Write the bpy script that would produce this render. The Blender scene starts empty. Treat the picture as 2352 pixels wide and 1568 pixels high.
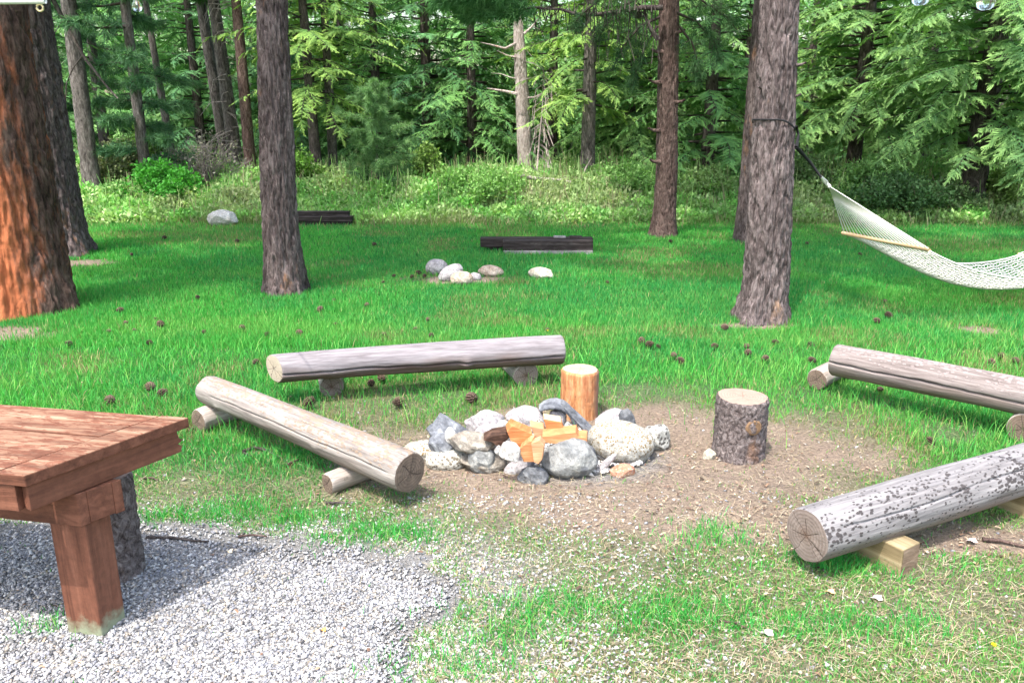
import bpy, math, random
import numpy as np
from mathutils import Vector, Matrix

R = math.radians
S = bpy.context.scene
COL = S.collection
F, CX, CY = 1800.0, 1176.0, 784.0
H = 2.0
PITCH = math.atan((784 - 286) / F)

# ------------------------------------------------------------------ camera
cam_d = bpy.data.cameras.new('camera'); cam = bpy.data.objects.new('camera', cam_d); COL.objects.link(cam)
cam.location = (0, 0, H); cam.rotation_euler = (math.pi / 2 - PITCH, 0, 0)
cam_d.sensor_width = 36; cam_d.lens = 36 * F / 2352; cam_d.clip_end = 2000; cam_d.clip_start = 0.05
S.camera = cam

def ang(y): return PITCH + math.atan((y - CY) / F)
def G(x, y, z=0.0):
    """point of the plane at height z seen along that direction"""
    Y = (H - z) / math.tan(ang(y))
    d = Y * math.cos(PITCH) + (H - z) * math.sin(PITCH)
    return Vector(((x - CX) / F * d, Y, z))
def V(x, y, Y):
    """point at distance Y"""
    z = H - Y * math.tan(ang(y))
    d = Y * math.cos(PITCH) + (H - z) * math.sin(PITCH)
    return Vector(((x - CX) / F * d, Y, z))

# ------------------------------------------------------------------ noise
def _hash(ix, iy, seed):
    n = (ix.astype(np.int64) * 374761393 + iy.astype(np.int64) * 668265263 + seed * 1442695041) & 0xFFFFFFFF
    n = ((n ^ (n >> 13)) * 1274126177) & 0xFFFFFFFF
    n = (n ^ (n >> 16)) & 0xFFFFFFFF
    return n / 4294967295.0
def vnoise(x, y, seed=0):
    x = np.asarray(x, float); y = np.asarray(y, float)
    ix, iy = np.floor(x), np.floor(y); fx, fy = x - ix, y - iy
    fx = fx * fx * (3 - 2 * fx); fy = fy * fy * (3 - 2 * fy)
    a, b = _hash(ix, iy, seed), _hash(ix + 1, iy, seed); c, d = _hash(ix, iy + 1, seed), _hash(ix + 1, iy + 1, seed)
    return (a * (1 - fx) + b * fx) * (1 - fy) + (c * (1 - fx) + d * fx) * fy
def fbm(x, y, seed=0, o=4):
    t = 0; a = .5; f = 1.
    for k in range(o):
        t = t + a * vnoise(np.asarray(x) * f, np.asarray(y) * f, seed + k * 17); a *= .5; f *= 2.03
    return t / (1 - .5 ** o)
def sst(a, b, x):
    t = np.clip((x - a) / (b - a), 0, 1); return t * t * (3 - 2 * t)

# ------------------------------------------------------------------ mesh helpers
def mesh_arr(name, v, f, mat, col=None, smooth=False):
    v = np.asarray(v, np.float32); f = np.asarray(f, np.int32)
    me = bpy.data.meshes.new(name)
    me.vertices.add(len(v)); me.vertices.foreach_set('co', v.ravel())
    k = f.shape[1]
    me.loops.add(f.size); me.loops.foreach_set('vertex_index', f.ravel())
    me.polygons.add(len(f)); me.polygons.foreach_set('loop_start', np.arange(0, f.size, k, dtype=np.int32))
    if smooth: me.polygons.foreach_set('use_smooth', np.ones(len(f), bool))
    me.update(calc_edges=True)
    if col is not None:
        a = me.color_attributes.new('Col', 'FLOAT_COLOR', 'POINT')
        c = np.ones((len(v), 4), np.float32); c[:, :3] = col
        a.data.foreach_set('color', c.ravel())
    if mat: me.materials.append(mat)
    return me
def link(name, me, parent=None, loc=None, rot=None):
    o = bpy.data.objects.new(name, me); COL.objects.link(o)
    if parent: o.parent = parent
    if loc is not None: o.location = loc
    if rot is not None: o.rotation_euler = rot
    return o
def tag(o, label=None, cat=None, group=None, kind=None):
    if label: o['label'] = label
    if cat: o['category'] = cat
    if group: o['group'] = group
    if kind: o['kind'] = kind
    return o
def thing(name, loc, label, cat, group=None, rz=0):
    o = bpy.data.objects.new(name, None); COL.objects.link(o)
    o.location = loc; o.rotation_euler = (0, 0, rz); o.empty_display_size = .1
    return tag(o, label, cat, group)

class MB:
    """collects pieces of mixed polygons for one mesh"""
    def __init__(s): s.v = []; s.f = []; s.sm = []
    def add(s, v, f, smooth=False):
        b = len(s.v); s.v += [tuple(p) for p in v]; s.f += [[i + b for i in q] for q in f]; s.sm += [smooth] * len(f)
    def prism(s, poly, z0, z1):
        n = len(poly); v = [(x, y, z0) for x, y in poly] + [(x, y, z1) for x, y in poly]
        f = [list(range(n))[::-1], list(range(n, 2 * n))] + [[i, (i + 1) % n, n + (i + 1) % n, n + i] for i in range(n)]
        s.add(v, f)
    def tube(s, pts, r, n=6, cap=True):
        pts = [Vector(p) for p in pts]; rs = r if hasattr(r, '__len__') else [r] * len(pts)
        v = []; f = []; up = Vector((0, 0, 1))
        for i, p in enumerate(pts):
            t = (pts[min(i + 1, len(pts) - 1)] - pts[max(i - 1, 0)]).normalized()
            a = t.cross(up)
            if a.length < .05: a = t.cross(Vector((1, 0, 0)))
            a.normalize(); b = t.cross(a)
            for k in range(n):
                q = 2 * math.pi * k / n
                v.append(p + (a * math.cos(q) + b * math.sin(q)) * rs[i])
        for i in range(len(pts) - 1):
            for k in range(n): f.append([i * n + k, i * n + (k + 1) % n, (i + 1) * n + (k + 1) % n, (i + 1) * n + k])
        if cap: f += [list(range(n)), [(len(pts) - 1) * n + k for k in range(n)][::-1]]
        s.add(v, f, True)
    def build(s, name, mat, parent=None, bevel=0, **kw):
        me = bpy.data.meshes.new(name); me.from_pydata(s.v, [], s.f); me.update()
        me.polygons.foreach_set('use_smooth', s.sm); me.materials.append(mat)
        o = link(name, me, parent, **kw)
        if bevel:
            m = o.modifiers.new('bevel', 'BEVEL'); m.width = bevel; m.segments = 2; m.limit_method = 'ANGLE'; m.angle_limit = R(50)
        return o

# ------------------------------------------------------------------ materials
class NT:
    def __init__(s, name):
        s.m = bpy.data.materials.new(name); s.m.use_nodes = True; s.n = s.m.node_tree.nodes; s.l = s.m.node_tree.links
        s.p = s.n['Principled BSDF']; s.out = s.n['Material Output']
        s.p.inputs['Specular IOR Level'].default_value = .25
    def new(s, t, **kw):
        n = s.n.new(t)
        for k, v in kw.items():
            if k in n.inputs.keys() if hasattr(n.inputs, 'keys') else False: n.inputs[k].default_value = v
            else: setattr(n, k, v)
        return n
    def link(s, a, b): s.l.new(a, b)
    def coords(s, scale=(1, 1, 1), rot=(0, 0, 0)):
        t = s.new('ShaderNodeTexCoord'); mp = s.new('ShaderNodeMapping')
        mp.inputs['Scale'].default_value = scale; mp.inputs['Rotation'].default_value = rot
        s.link(t.outputs['Object'], mp.inputs[0]); return mp.outputs[0]
    def noise(s, vec, scale, detail=6, rough=.6, dist=0):
        n = s.new('ShaderNodeTexNoise'); n.inputs['Scale'].default_value = scale; n.inputs['Detail'].default_value = detail
        n.inputs['Roughness'].default_value = rough; n.inputs['Distortion'].default_value = dist
        s.link(vec, n.inputs['Vector']); return n.outputs['Fac']
    def vor(s, vec, scale, feature='F1', out='Distance', rnd=1):
        n = s.new('ShaderNodeTexVoronoi'); n.feature = feature; n.inputs['Scale'].default_value = scale
        n.inputs['Randomness'].default_value = rnd
        s.link(vec, n.inputs['Vector']); return n.outputs[out]
    def ramp(s, fac, stops, interp='LINEAR'):
        n = s.new('ShaderNodeValToRGB'); n.color_ramp.interpolation = interp; e = n.color_ramp.elements
        while len(e) < len(stops): e.new(.5)
        for k, (p, c) in enumerate(stops):
            e[k].position = p; e[k].color = (*c, 1) if hasattr(c, '__len__') else (c, c, c, 1)
        s.link(fac, n.inputs[0]); return n.outputs[0]
    def mix(s, fac, a, b, mode='MIX'):
        n = s.new('ShaderNodeMix'); n.data_type = 'RGBA'; n.blend_type = mode
        for sock, v in ((n.inputs[0], fac), (n.inputs[6], a), (n.inputs[7], b)):
            if hasattr(v, 'node'): s.link(v, sock)
            elif hasattr(v, '__len__'): sock.default_value = (*v, 1)
            else: sock.default_value = v if sock.type == 'VALUE' else (v, v, v, 1)
        return n.outputs[2]
    def math(s, op, a, b=0, c=None, clamp=False):
        n = s.new('ShaderNodeMath'); n.operation = op; n.use_clamp = clamp
        for i, v in enumerate((a, b) if c is None else (a, b, c)):
            if hasattr(v, 'node'): s.link(v, n.inputs[i])
            else: n.inputs[i].default_value = v
        return n.outputs[0]
    def base(s, c): s.link(c, s.p.inputs['Base Color'])
    def rough(s, v): s.p.inputs['Roughness'].default_value = v
    def bump(s, h, strength=.5, dist=.01):
        b = s.new('ShaderNodeBump'); b.inputs['Strength'].default_value = strength; b.inputs['Distance'].default_value = dist
        s.link(h, b.inputs['Height']); s.link(b.outputs[0], s.p.inputs['Normal'])
    def attr(s, name='Col'):
        a = s.new('ShaderNodeAttribute'); a.attribute_name = name; return a.outputs['Color']
    def sep(s, vec):
        n = s.new('ShaderNodeSeparateXYZ'); s.link(vec, n.inputs[0]); return n.outputs

def foliage_mat(name, trans=.35, rough=.6, spec=.2):
    t = NT(name); c = t.attr(); t.base(c); t.rough(rough); t.p.inputs['Specular IOR Level'].default_value = spec
    tr = t.new('ShaderNodeBsdfTranslucent'); mx = t.new('ShaderNodeMixShader'); mx.inputs[0].default_value = trans
    c2 = t.mix(1, c, (1.0, 1.15, .6), 'MULTIPLY'); t.link(c2, tr.inputs[0])
    t.link(t.p.outputs[0], mx.inputs[1]); t.link(tr.outputs[0], mx.inputs[2]); t.link(mx.outputs[0], t.out.inputs[0])
    return t.m
M_GRASS = foliage_mat('grass_blades', .35, .55)
M_NEEDLE = foliage_mat('needle_foliage', .3, .65)
M_LEAF = foliage_mat('leaf_foliage', .35, .55)

def attr_mat(name, rough=.9, nscale=120, amt=.35, bump=.3):
    t = NT(name); co = t.coords(); n = t.noise(co, nscale, 5, .7)
    t.base(t.mix(1, t.attr(), t.ramp(n, [(.25, 1 - amt), (.75, 1 + amt)]), 'MULTIPLY')); t.rough(rough)
    if bump: t.bump(n, bump, .01)
    return t.m
M_STONEBIT = attr_mat('gravel_stone', .85, 300, .25, .1)
M_STRAW = attr_mat('dry_straw', .8, 60, .2, 0)

def bark_mat(name, dark, mid, light, patch=None, patch_side=None, sc=1.0, sz=3.2):
    t = NT(name)
    co = t.coords((18 * sc, 18 * sc, 1.7 * sz * sc)); n1 = t.noise(co, 1.0, 10, .72, 1.1)
    n2 = t.noise(t.coords((40 * sc, 40 * sc, 14 * sc)), 1.0, 5, .7)
    big = t.noise(t.coords((3, 3, 1.2)), 1.0, 3, .5)
    c = t.ramp(n1, [(.37, dark), (.48, mid), (.64, light)])
    c = t.mix(t.math('MULTIPLY', n2, .55), c, t.ramp(n2, [(.35, dark), (.65, light)]))
    c = t.mix(1, c, t.ramp(big, [(.3, .75), (.7, 1.2)]), 'MULTIPLY')
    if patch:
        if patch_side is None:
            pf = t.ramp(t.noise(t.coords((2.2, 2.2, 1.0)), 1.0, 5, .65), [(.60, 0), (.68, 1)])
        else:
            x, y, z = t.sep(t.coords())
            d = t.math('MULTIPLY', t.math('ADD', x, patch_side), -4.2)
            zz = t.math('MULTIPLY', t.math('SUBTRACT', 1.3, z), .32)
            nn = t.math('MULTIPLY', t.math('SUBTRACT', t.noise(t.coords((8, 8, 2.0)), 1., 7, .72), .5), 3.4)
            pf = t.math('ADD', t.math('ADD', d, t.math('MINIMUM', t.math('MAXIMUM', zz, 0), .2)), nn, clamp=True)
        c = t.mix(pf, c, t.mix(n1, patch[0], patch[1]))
    t.base(c); t.rough(.92); t.p.inputs['Specular IOR Level'].default_value = .12
    hgt = t.math('ADD', n1, t.math('MULTIPLY', n2, .6)); t.bump(hgt, .9, .03)
    return t.m
M_BARK_GREY = bark_mat('pine_bark_grey', (0.018, 0.013, 0.013), (0.090, 0.069, 0.069), (0.291, 0.241, 0.241), ((.22, .13, .08), (.40, .27, .19)))
M_BARK_PURPLE = bark_mat('pine_bark_dark', (.020, .014, .014), (.078, .057, .056), (.235, .188, .186), ((.17, .085, .05), (.34, .19, .12)))
M_BARK_RED = bark_mat('pine_bark_reddish', (.02, .011, .010), (.085, .054, .047), (.23, .162, .145))
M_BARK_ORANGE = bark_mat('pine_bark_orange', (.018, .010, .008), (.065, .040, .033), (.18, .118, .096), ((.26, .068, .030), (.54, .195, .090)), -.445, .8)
M_BARK_FAR = bark_mat('forest_bark', (.03, .025, .024), (.10, .085, .08), (.26, .23, .22), None, None, .8)
M_BARK_BLACK = bark_mat('fir_bark_dark', (.02, .016, .016), (.065, .052, .05), (.17, .145, .138), None, None, .8)
M_SNAG = bark_mat('dead_wood_grey', (.13, .10, .095), (.34, .28, .26), (.60, .54, .52), ((.30, .16, .10), (.46, .28, .19)), None, 1.0)
M_STUMPBARK = bark_mat('stump_bark', (.025, .018, .018), (.125, .098, .096), (.35, .305, .30), ((.16, .09, .06), (.28, .18, .13)), None, 1.7, sz=9)

def wood_log_mat(name, dark, mid, light, fleck=None, fleck_side=(0, 1), fl_scale=22, brown=(.16, .12, .10), crack=True, lowoff=0.0):
    """weathered round wood, grain along local X"""
    t = NT(name)
    g1 = t.noise(t.coords((1.3, 22, 22)), 1.0, 8, .65, .4); g2 = t.noise(t.coords((6, 90, 90)), 1.0, 4, .6)
    big = t.noise(t.coords((2.0, 5, 5)), 1.0, 4, .55)
    c = t.ramp(g1, [(.28, dark), (.5, mid), (.72, light)])
    c = t.mix(.35, c, t.ramp(g2, [(.35, dark), (.6, light)]))
    x, y, z = t.sep(t.coords())
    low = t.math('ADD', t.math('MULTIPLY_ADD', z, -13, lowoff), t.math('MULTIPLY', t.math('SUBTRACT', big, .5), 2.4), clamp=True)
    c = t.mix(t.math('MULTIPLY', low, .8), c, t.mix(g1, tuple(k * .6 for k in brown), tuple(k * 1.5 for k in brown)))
    h = g1
    if fleck:
        v = t.vor(t.coords((fl_scale * .62, fl_scale, fl_scale)), 1.0); m = t.noise(t.coords((3.5, 8, 8)), 1.0, 4, .6)
        thr = t.math('MULTIPLY_ADD', t.math('SUBTRACT', m, .45), 1.5, t.math('MULTIPLY', t.math('ADD', t.math('MULTIPLY', y, fleck_side[0]), t.math('MULTIPLY', z, fleck_side[1])), 3.0))
        jag = t.math('MULTIPLY', t.noise(t.coords((70, 110, 110)), 1., 4, .7), .9)
        mask = t.math('MULTIPLY', t.math('SUBTRACT', thr, t.math('ADD', v, t.math('SUBTRACT', jag, .40))), 9, clamp=True)
        c = t.mix(mask, c, t.mix(g2, fleck[0], fleck[1])); h = t.math('ADD', g1, t.math('MULTIPLY', mask, .5))
    t.base(c); t.rough(.85); t.bump(h, .55, .012)
    return t.m
M_LOG_TAN = wood_log_mat('weathered_log_tan', (0.096, 0.080, 0.076), (0.200, 0.180, 0.168), (0.336, 0.308, 0.288), ((0.160, 0.108, 0.076), (0.320, 0.256, 0.208)), (0, 1.5), 46)
M_LOG_LILAC = wood_log_mat('weathered_log_lilac', (0.080, 0.068, 0.072), (0.180, 0.164, 0.180), (0.296, 0.276, 0.296), None, brown=(.095, .055, .038), lowoff=.35)
M_LOG_GREY = wood_log_mat('weathered_log_brown', (0.072, 0.056, 0.054), (0.160, 0.132, 0.128), (0.288, 0.256, 0.252), ((0.080, 0.052, 0.048), (0.384, 0.344, 0.344)), (0, 1.5), 44)
M_LOG_SPOT = wood_log_mat('weathered_log_spotted', (.09, .083, .088), (.175, .168, .178), (.30, .288, .296), ((.028, .025, .027), (.085, .075, .078)), (-0.9, .55), 58)
M_POST_LOG = wood_log_mat('support_log_wood', (0.128, 0.104, 0.088), (0.288, 0.248, 0.224), (0.480, 0.432, 0.400), ((0.080, 0.064, 0.056), (0.160, 0.128, 0.112)), (0, 0), 14)
M_STUMP_ORANGE = None

def endgrain_mat(name, a, b, crackc=(.05, .035, .03), center=None, ax='X', rings=60, rad=9):
    t = NT(name); co = t.coords(); x, y, z = t.sep(co)
    if ax == 'X': p, q = y, z
    else: p, q = x, y
    wob = t.math('MULTIPLY', t.math('SUBTRACT', t.noise(co, 6, 3), .5), .035)
    r = t.math('ADD', t.math('SQRT', t.math('ADD', t.math('MULTIPLY', p, p), t.math('MULTIPLY', q, q))), wob)
    ring = t.math('SINE', t.math('MULTIPLY', r, rings * 6.28))
    fine = t.noise(co, 90, 5, .7)
    c = t.mix(t.math('MULTIPLY_ADD', ring, .13, t.math('MULTIPLY_ADD', t.noise(co, 16, 4), .6, t.math('MULTIPLY', fine, .45))), a, b)
    th = t.math('ARCTAN2', p, q); rgc = random.Random(name); cc = None
    wv = t.math('MULTIPLY', t.math('SUBTRACT', t.noise(co, 26, 3), .5), .5)
    for k in range(7):
        a0 = k * .9 + rgc.uniform(-.35, .35); rm = rgc.choice((.05, .085, .2)) ; dth = t.math('ADD', t.math('SUBTRACT', th, a0), wv)
        off = t.math('ABSOLUTE', t.math('MULTIPLY', t.math('SINE', dth), r)); front = t.math('MULTIPLY', t.math('COSINE', dth), 40, clamp=True)
        one = t.math('MULTIPLY', t.math('MULTIPLY', t.math('SUBTRACT', .0024, off), 900, clamp=True), t.math('MULTIPLY', front, t.math('MULTIPLY', t.math('SUBTRACT', rm, r), 60, clamp=True)))
        cc = one if cc is None else t.math('MAXIMUM', cc, one)
    c = t.mix(t.math('MULTIPLY', cc, .85), c, crackc)
    if center: c = t.mix(t.math('MULTIPLY', t.math('MULTIPLY_ADD', r, -18, 1.0, clamp=True), t.noise(co, 40, 4)), c, center)
    t.base(c); t.rough(.9); t.bump(t.math('SUBTRACT', fine, cc), .6, .006)
    return t.m
M_END_GREY = endgrain_mat('cut_end_grey', (0.094, 0.066, 0.058), (0.265, 0.218, 0.195), center=(0.094, 0.047, 0.023))
M_END_DARK = endgrain_mat('cut_end_brown', (0.070, 0.047, 0.037), (0.203, 0.152, 0.121))
M_END_PALE = endgrain_mat('cut_end_pale', (0.281, 0.226, 0.164), (0.429, 0.374, 0.304))
M_TOP_PINK = endgrain_mat('fresh_cut_pink', (0.195, 0.121, 0.094), (0.359, 0.269, 0.226), ax='Z', crackc=(0.234, 0.156, 0.117))
M_TOP_CREAM = endgrain_mat('fresh_cut_cream', (0.281, 0.203, 0.129), (0.437, 0.367, 0.281), ax='Z', crackc=(0.312, 0.218, 0.140))

def rock_mat(name, a, b, c, speck=None, sp_scale=70, sp_thr=.3, patch=None, sc=1.0):
    t = NT(name); co = t.coords(); n1 = t.noise(co, 5 * sc, 8, .62, .5); n2 = t.noise(co, 38 * sc, 6, .7)
    col = t.ramp(n1, [(.36, a), (.5, b), (.64, c)])
    col = t.mix(1, col, t.ramp(n2, [(.32, .55), (.68, 1.4)]), 'MULTIPLY')
    if patch:
        pf = t.ramp(t.noise(co, 3.3, 6, .65, 1.0), [(.54, 0), (.6, 1)]); col = t.mix(pf, col, patch)
    if speck:
        v = t.vor(t.coords((sp_scale, sp_scale, sp_scale)), 1.0); m = t.noise(co, 9, 3)
        f = t.math('MULTIPLY', t.math('SUBTRACT', t.math('MULTIPLY', m, sp_thr * 2), v), 8, clamp=True)
        col = t.mix(f, col, speck)
    t.base(col); t.rough(.88); t.bump(t.math('ADD', n1, t.math('MULTIPLY', n2, .5)), .85, .03)
    return t.m
RM = {
 'cream': rock_mat('boulder_cream', (0.277, 0.261, 0.224), (0.373, 0.363, 0.330), (0.437, 0.427, 0.395), (0.213, 0.155, 0.080), 62, .40),
 'grey': rock_mat('boulder_grey', (0.124, 0.130, 0.136), (0.223, 0.229, 0.229), (0.347, 0.353, 0.341), patch=(0.149, 0.155, 0.167)),
 'mottle': rock_mat('stone_mottled', (0.248, 0.248, 0.236), (0.384, 0.384, 0.360), (0.484, 0.484, 0.459), (0.099, 0.093, 0.087), 40, .42),
 'spot': rock_mat('stone_spotted', (0.310, 0.298, 0.260), (0.422, 0.409, 0.372), (0.496, 0.484, 0.446), (0.149, 0.130, 0.105), 48, .42),
 'tan': rock_mat('stone_tan', (0.124, 0.105, 0.087), (0.248, 0.223, 0.192), (0.384, 0.360, 0.322), patch=(0.161, 0.143, 0.124)),
 'blue': rock_mat('stone_bluegrey', (0.081, 0.087, 0.105), (0.174, 0.186, 0.211), (0.310, 0.329, 0.353)),
 'dark': rock_mat('stone_dark', (0.043, 0.046, 0.053), (0.112, 0.118, 0.130), (0.248, 0.254, 0.267)),
 'lilac': rock_mat('stone_lilac', (0.223, 0.205, 0.217), (0.341, 0.322, 0.335), (0.459, 0.446, 0.453), patch=(.165, .15, .155)),
 'white': rock_mat('stone_white', (0.341, 0.329, 0.310), (0.459, 0.446, 0.434), (0.527, 0.521, 0.508), (0.248, 0.186, 0.155), 50, .2),
 'salmon': rock_mat('stone_salmon', (0.298, 0.124, 0.074), (0.409, 0.217, 0.149), (0.471, 0.310, 0.236), (0.496, 0.434, 0.384), 60, .25),
 'peach': rock_mat('stone_peach', (0.298, 0.223, 0.167), (0.409, 0.329, 0.267), (0.484, 0.422, 0.360)),
 'pale': rock_mat('stone_pale', (0.322, 0.285, 0.223), (0.434, 0.403, 0.335), (0.496, 0.471, 0.409), patch=(0.248, 0.223, 0.174)),
}
def plain_mat(name, col, rough=.6, n=.2, scale=30, metal=0):
    t = NT(name); k = t.noise(t.coords(), scale, 5, .65)
    t.base(t.mix(1, col, t.ramp(k, [(.25, 1 - n), (.75, 1 + n)]), 'MULTIPLY')); t.rough(rough); t.p.inputs['Metallic'].default_value = metal
    t.bump(k, .2, .004); return t.m
M_ROPE = plain_mat('white_cotton_rope', (.70, .68, .65), .9, .12, 120)
M_STRAP = plain_mat('black_strap', (.012, .012, .014), .7, .2)
M_BAR = plain_mat('varnished_hardwood', (.66, .45, .27), .5, .15, 25)
M_BLACKPLASTIC = plain_mat('black_socket', (.015, .015, .017), .5, .2)
M_METAL = plain_mat('steel_ring', (.5, .5, .5), .35, .1, 40, 1)
M_WHITE = plain_mat('white_cable', (.75, .75, .74), .6, .1)
M_BRASS = plain_mat('brass_clip', (.62, .52, .30), .5, .2)
M_CONE = attr_mat('pine_cone_scales', .8, 150, .3, .2)

def timber_mat(name, dark, mid, light, scale=(1.2, 24, 24)):
    t = NT(name); g = t.noise(t.coords(scale), 1., 8, .66, .4); k = t.noise(t.coords((3, 3, 3)), 1., 4)
    t.base(t.mix(1, t.ramp(g, [(.3, dark), (.5, mid), (.7, light)]), t.ramp(k, [(.3, .7), (.7, 1.25)]), 'MULTIPLY'))
    t.rough(.88); t.bump(g, .5, .01); return t.m
M_RAILTIE = timber_mat('creosote_timber', (.010, .008, .008), (.028, .021, .021), (.10, .085, .085))
M_RAILTIE_GREY = timber_mat('grey_timber', (.09, .085, .085), (.24, .23, .23), (.42, .40, .42))
M_BLOCK = timber_mat('yellow_timber', (.12, .088, .048), (.225, .175, .10), (.33, .27, .17))
M_BLOCK_END = timber_mat('yellow_timber_end', (.13, .085, .06), (.23, .16, .115), (.33, .25, .19), (30, 6, 30))
M_FIREWOOD = timber_mat('split_firewood', (.30, .10, .035), (.48, .175, .065), (.60, .30, .14), (5, 5, 50))
M_FIREWOOD_TAN = timber_mat('split_firewood_tan', (.32, .135, .055), (.48, .215, .095), (.60, .34, .18), (5, 5, 50))
M_FIREWOOD_PALE = timber_mat('split_firewood_pale', (.40, .20, .10), (.54, .29, .16), (.60, .38, .24), (5, 5, 45))
M_FIREWOOD_END = timber_mat('firewood_end', (.50, .34, .17), (.60, .45, .26), (.66, .54, .36), (20, 20, 20))
M_CHAR = timber_mat('charred_wood', (.012, .007, .005), (.05, .026, .018), (.15, .085, .06), (8, 30, 30))

def stain_mat(name, worn, moss=False, gs=(2.0, 26, 26)):
    """red-brown stained timber; worn = how far the stain has flaked to bare wood"""
    t = NT(name); x, y, z = t.sep(t.coords())
    g = t.noise(t.coords(gs), 1., 7, .65, .4); n2 = t.noise(t.coords((30, 30, 30)), 1., 5, .7)
    c = t.ramp(g, [(.3, (.078, .030, .018)), (.5, (.138, .054, .033)), (.75, (.21, .088, .055))])
    c = t.mix(1, c, t.ramp(n2, [(.3, .8), (.7, 1.2)]), 'MULTIPLY')
    if worn:
        w = t.math('ADD', t.noise(t.coords((11, 48, 48)), 1., 7, .72, .6), t.math('MULTIPLY', t.noise(t.coords((2, 3, 3)), 1., 2), .35))
        geo = t.new('ShaderNodeNewGeometry'); f = t.math('MULTIPLY', t.ramp(w, [(.655, 0), (.695, 1)]), t.math('MULTIPLY', t.sep(geo.outputs['True Normal'])[2], 1, clamp=True))
        c = t.mix(f, c, t.ramp(g, [(.3, (.09, .042, .028)), (.5, (.21, .115, .075)), (.72, (.36, .245, .17))]))
    if moss:
        f = t.math('ADD', t.math('MULTIPLY', t.math('SUBTRACT', .085, z), 16), t.math('MULTIPLY', t.math('SUBTRACT', t.noise(t.coords((14, 14, 14)), 1., 5, .65), .5), 3.5), clamp=True)
        c = t.mix(f, c, t.mix(n2, (.10, .12, .075), (.34, .36, .25)))
    t.base(c); t.rough(.8 if worn else .7); t.bump(t.math('ADD', g, t.math('MULTIPLY', n2, .4)), .5, .008)
    return t.m
M_STAIN = stain_mat('red_stain', 0); M_STAIN_WORN = stain_mat('red_stain_flaking', 1.0); M_STAIN_POST = stain_mat('red_stain_mossy', 0, True, (26, 26, 2.0))

def glass_mat():
    t = NT('clear_bulb_glass'); t.p.inputs['Base Color'].default_value = (1, 1, 1, 1); t.rough(.02)
    t.p.inputs['Transmission Weight'].default_value = 1; t.p.inputs['IOR'].default_value = 1.45; t.p.inputs['Specular IOR Level'].default_value = .5
    return t.m
M_GLASS = glass_mat()

# ------------------------------------------------------------------ zones of the ground
GRAVEL_PX = [(-400, 1192), (0, 1196), (180, 1190), (330, 1192), (420, 1200), (540, 1218), (640, 1236), (700, 1240), (780, 1248), (880, 1262), (985, 1288), (1050, 1325), (1070, 1385), (1020, 1430), (975, 1470), (960, 1520), (985, 1568), (1000, 1760), (-700, 1760)]
GRAVEL = np.array([tuple(G(x, y))[:2] for x, y in GRAVEL_PX])
def poly_sd(px, py, poly):
    """signed distance, negative inside"""
    px = np.asarray(px, float); py = np.asarray(py, float); d = np.full(px.shape, 1e9); ins = np.zeros(px.shape, bool); n = len(poly)
    for i in range(n):
        ax, ay = poly[i]; bx, by = poly[(i + 1) % n]
        ex, ey = bx - ax, by - ay; wx, wy = px - ax, py - ay
        t = np.clip((wx * ex + wy * ey) / (ex * ex + ey * ey), 0, 1)
        d = np.minimum(d, np.hypot(wx - ex * t, wy - ey * t))
        c = (ay > py) != (by > py)
        with np.errstate(divide='ignore', invalid='ignore'):
            xi = ax + (py - ay) * ex / (ey if ey else 1e-9)
        ins ^= c & (px < xi)
    return np.where(ins, -d, d)
PIT = (0.46, 4.55)
def dirt_mask(x, y):
    """1 = trodden bare earth"""
    n = fbm(x * 1.7, y * 1.7, 5) - .5; n2 = fbm(x * 6, y * 6, 9) - .5
    e = np.hypot((x - .72) / 1.62, (y - 4.55) / (np.where(y > 4.55, .86, 1.02)))
    m = sst(1.22, .72, e + n * .55 + n2 * .35)
    for (a, b, rx, ry) in [(*G(1070, 642)[:2], .85, .38), (*G(175, 605)[:2], .65, .45), (*G(2250, 760)[:2], .32, .25), (*G(20, 770)[:2], .6, .5), (*G(2280, 1245)[:2], .5, .22), (*G(1700, 1200)[:2], .9, .3), (*G(1740, 748)[:2], .45, .16)]:
        e = np.hypot((x - a) / rx, (y - b) / ry); m = np.maximum(m, sst(1.15, .5, e + n * .8 + n2 * .6))
    return m
def wear_mask(x, y):
    """0 lush lawn .. 1 thin dry foreground turf"""
    n = fbm(x * .9, y * .9, 21) - .5
    edge = 3.55 + sst(-3.2, -1.6, x) * .55 - sst(1.6, 3.0, x) * .25 + np.where(x < -1.6, 1.0, 0) * 0
    w = sst(edge + .75, edge - .25, y + n * 1.0)
    e = np.hypot((x - .72) / 2.6, (y - 4.55) / 1.7)
    return np.maximum(w, sst(1.1, .55, e + n * .8))
def gravel_sd(x, y): return poly_sd(x, y, GRAVEL) + (fbm(x * 5, y * 5, 3) - .5) * .28
def dry_mask(x, y):
    """pale dry bands in the lawn"""
    n = fbm(x * .8, y * .8, 31); d = sst(.56, .72, n) * .75
    d = np.maximum(d, sst(15.2, 16.2, y + (n - .5) * 2) * .55)
    for (a, b, rx, ry) in [(*G(1560, 622)[:2], 1.3, .8), (*G(2200, 565)[:2], 2.2, 1.0), (*G(330, 540)[:2], 1.8, .6), (*G(600, 1000)[:2], .5, .3)]:
        d = np.maximum(d, sst(1.2, .3, np.hypot((x - a) / rx, (y - b) / ry) + (n - .5)) * .7)
    return np.clip(d, 0, 1)
def terrain(x, y):
    z = .42 * sst(16.6, 21.5, y) + .012 * (fbm(x * 1.3, y * 1.3, 41) - .5) * 2
    z = z + (fbm(x * 9, y * 9, 43) - .5) * .012 * (np.hypot(x, y) < 9)
    return z

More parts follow.
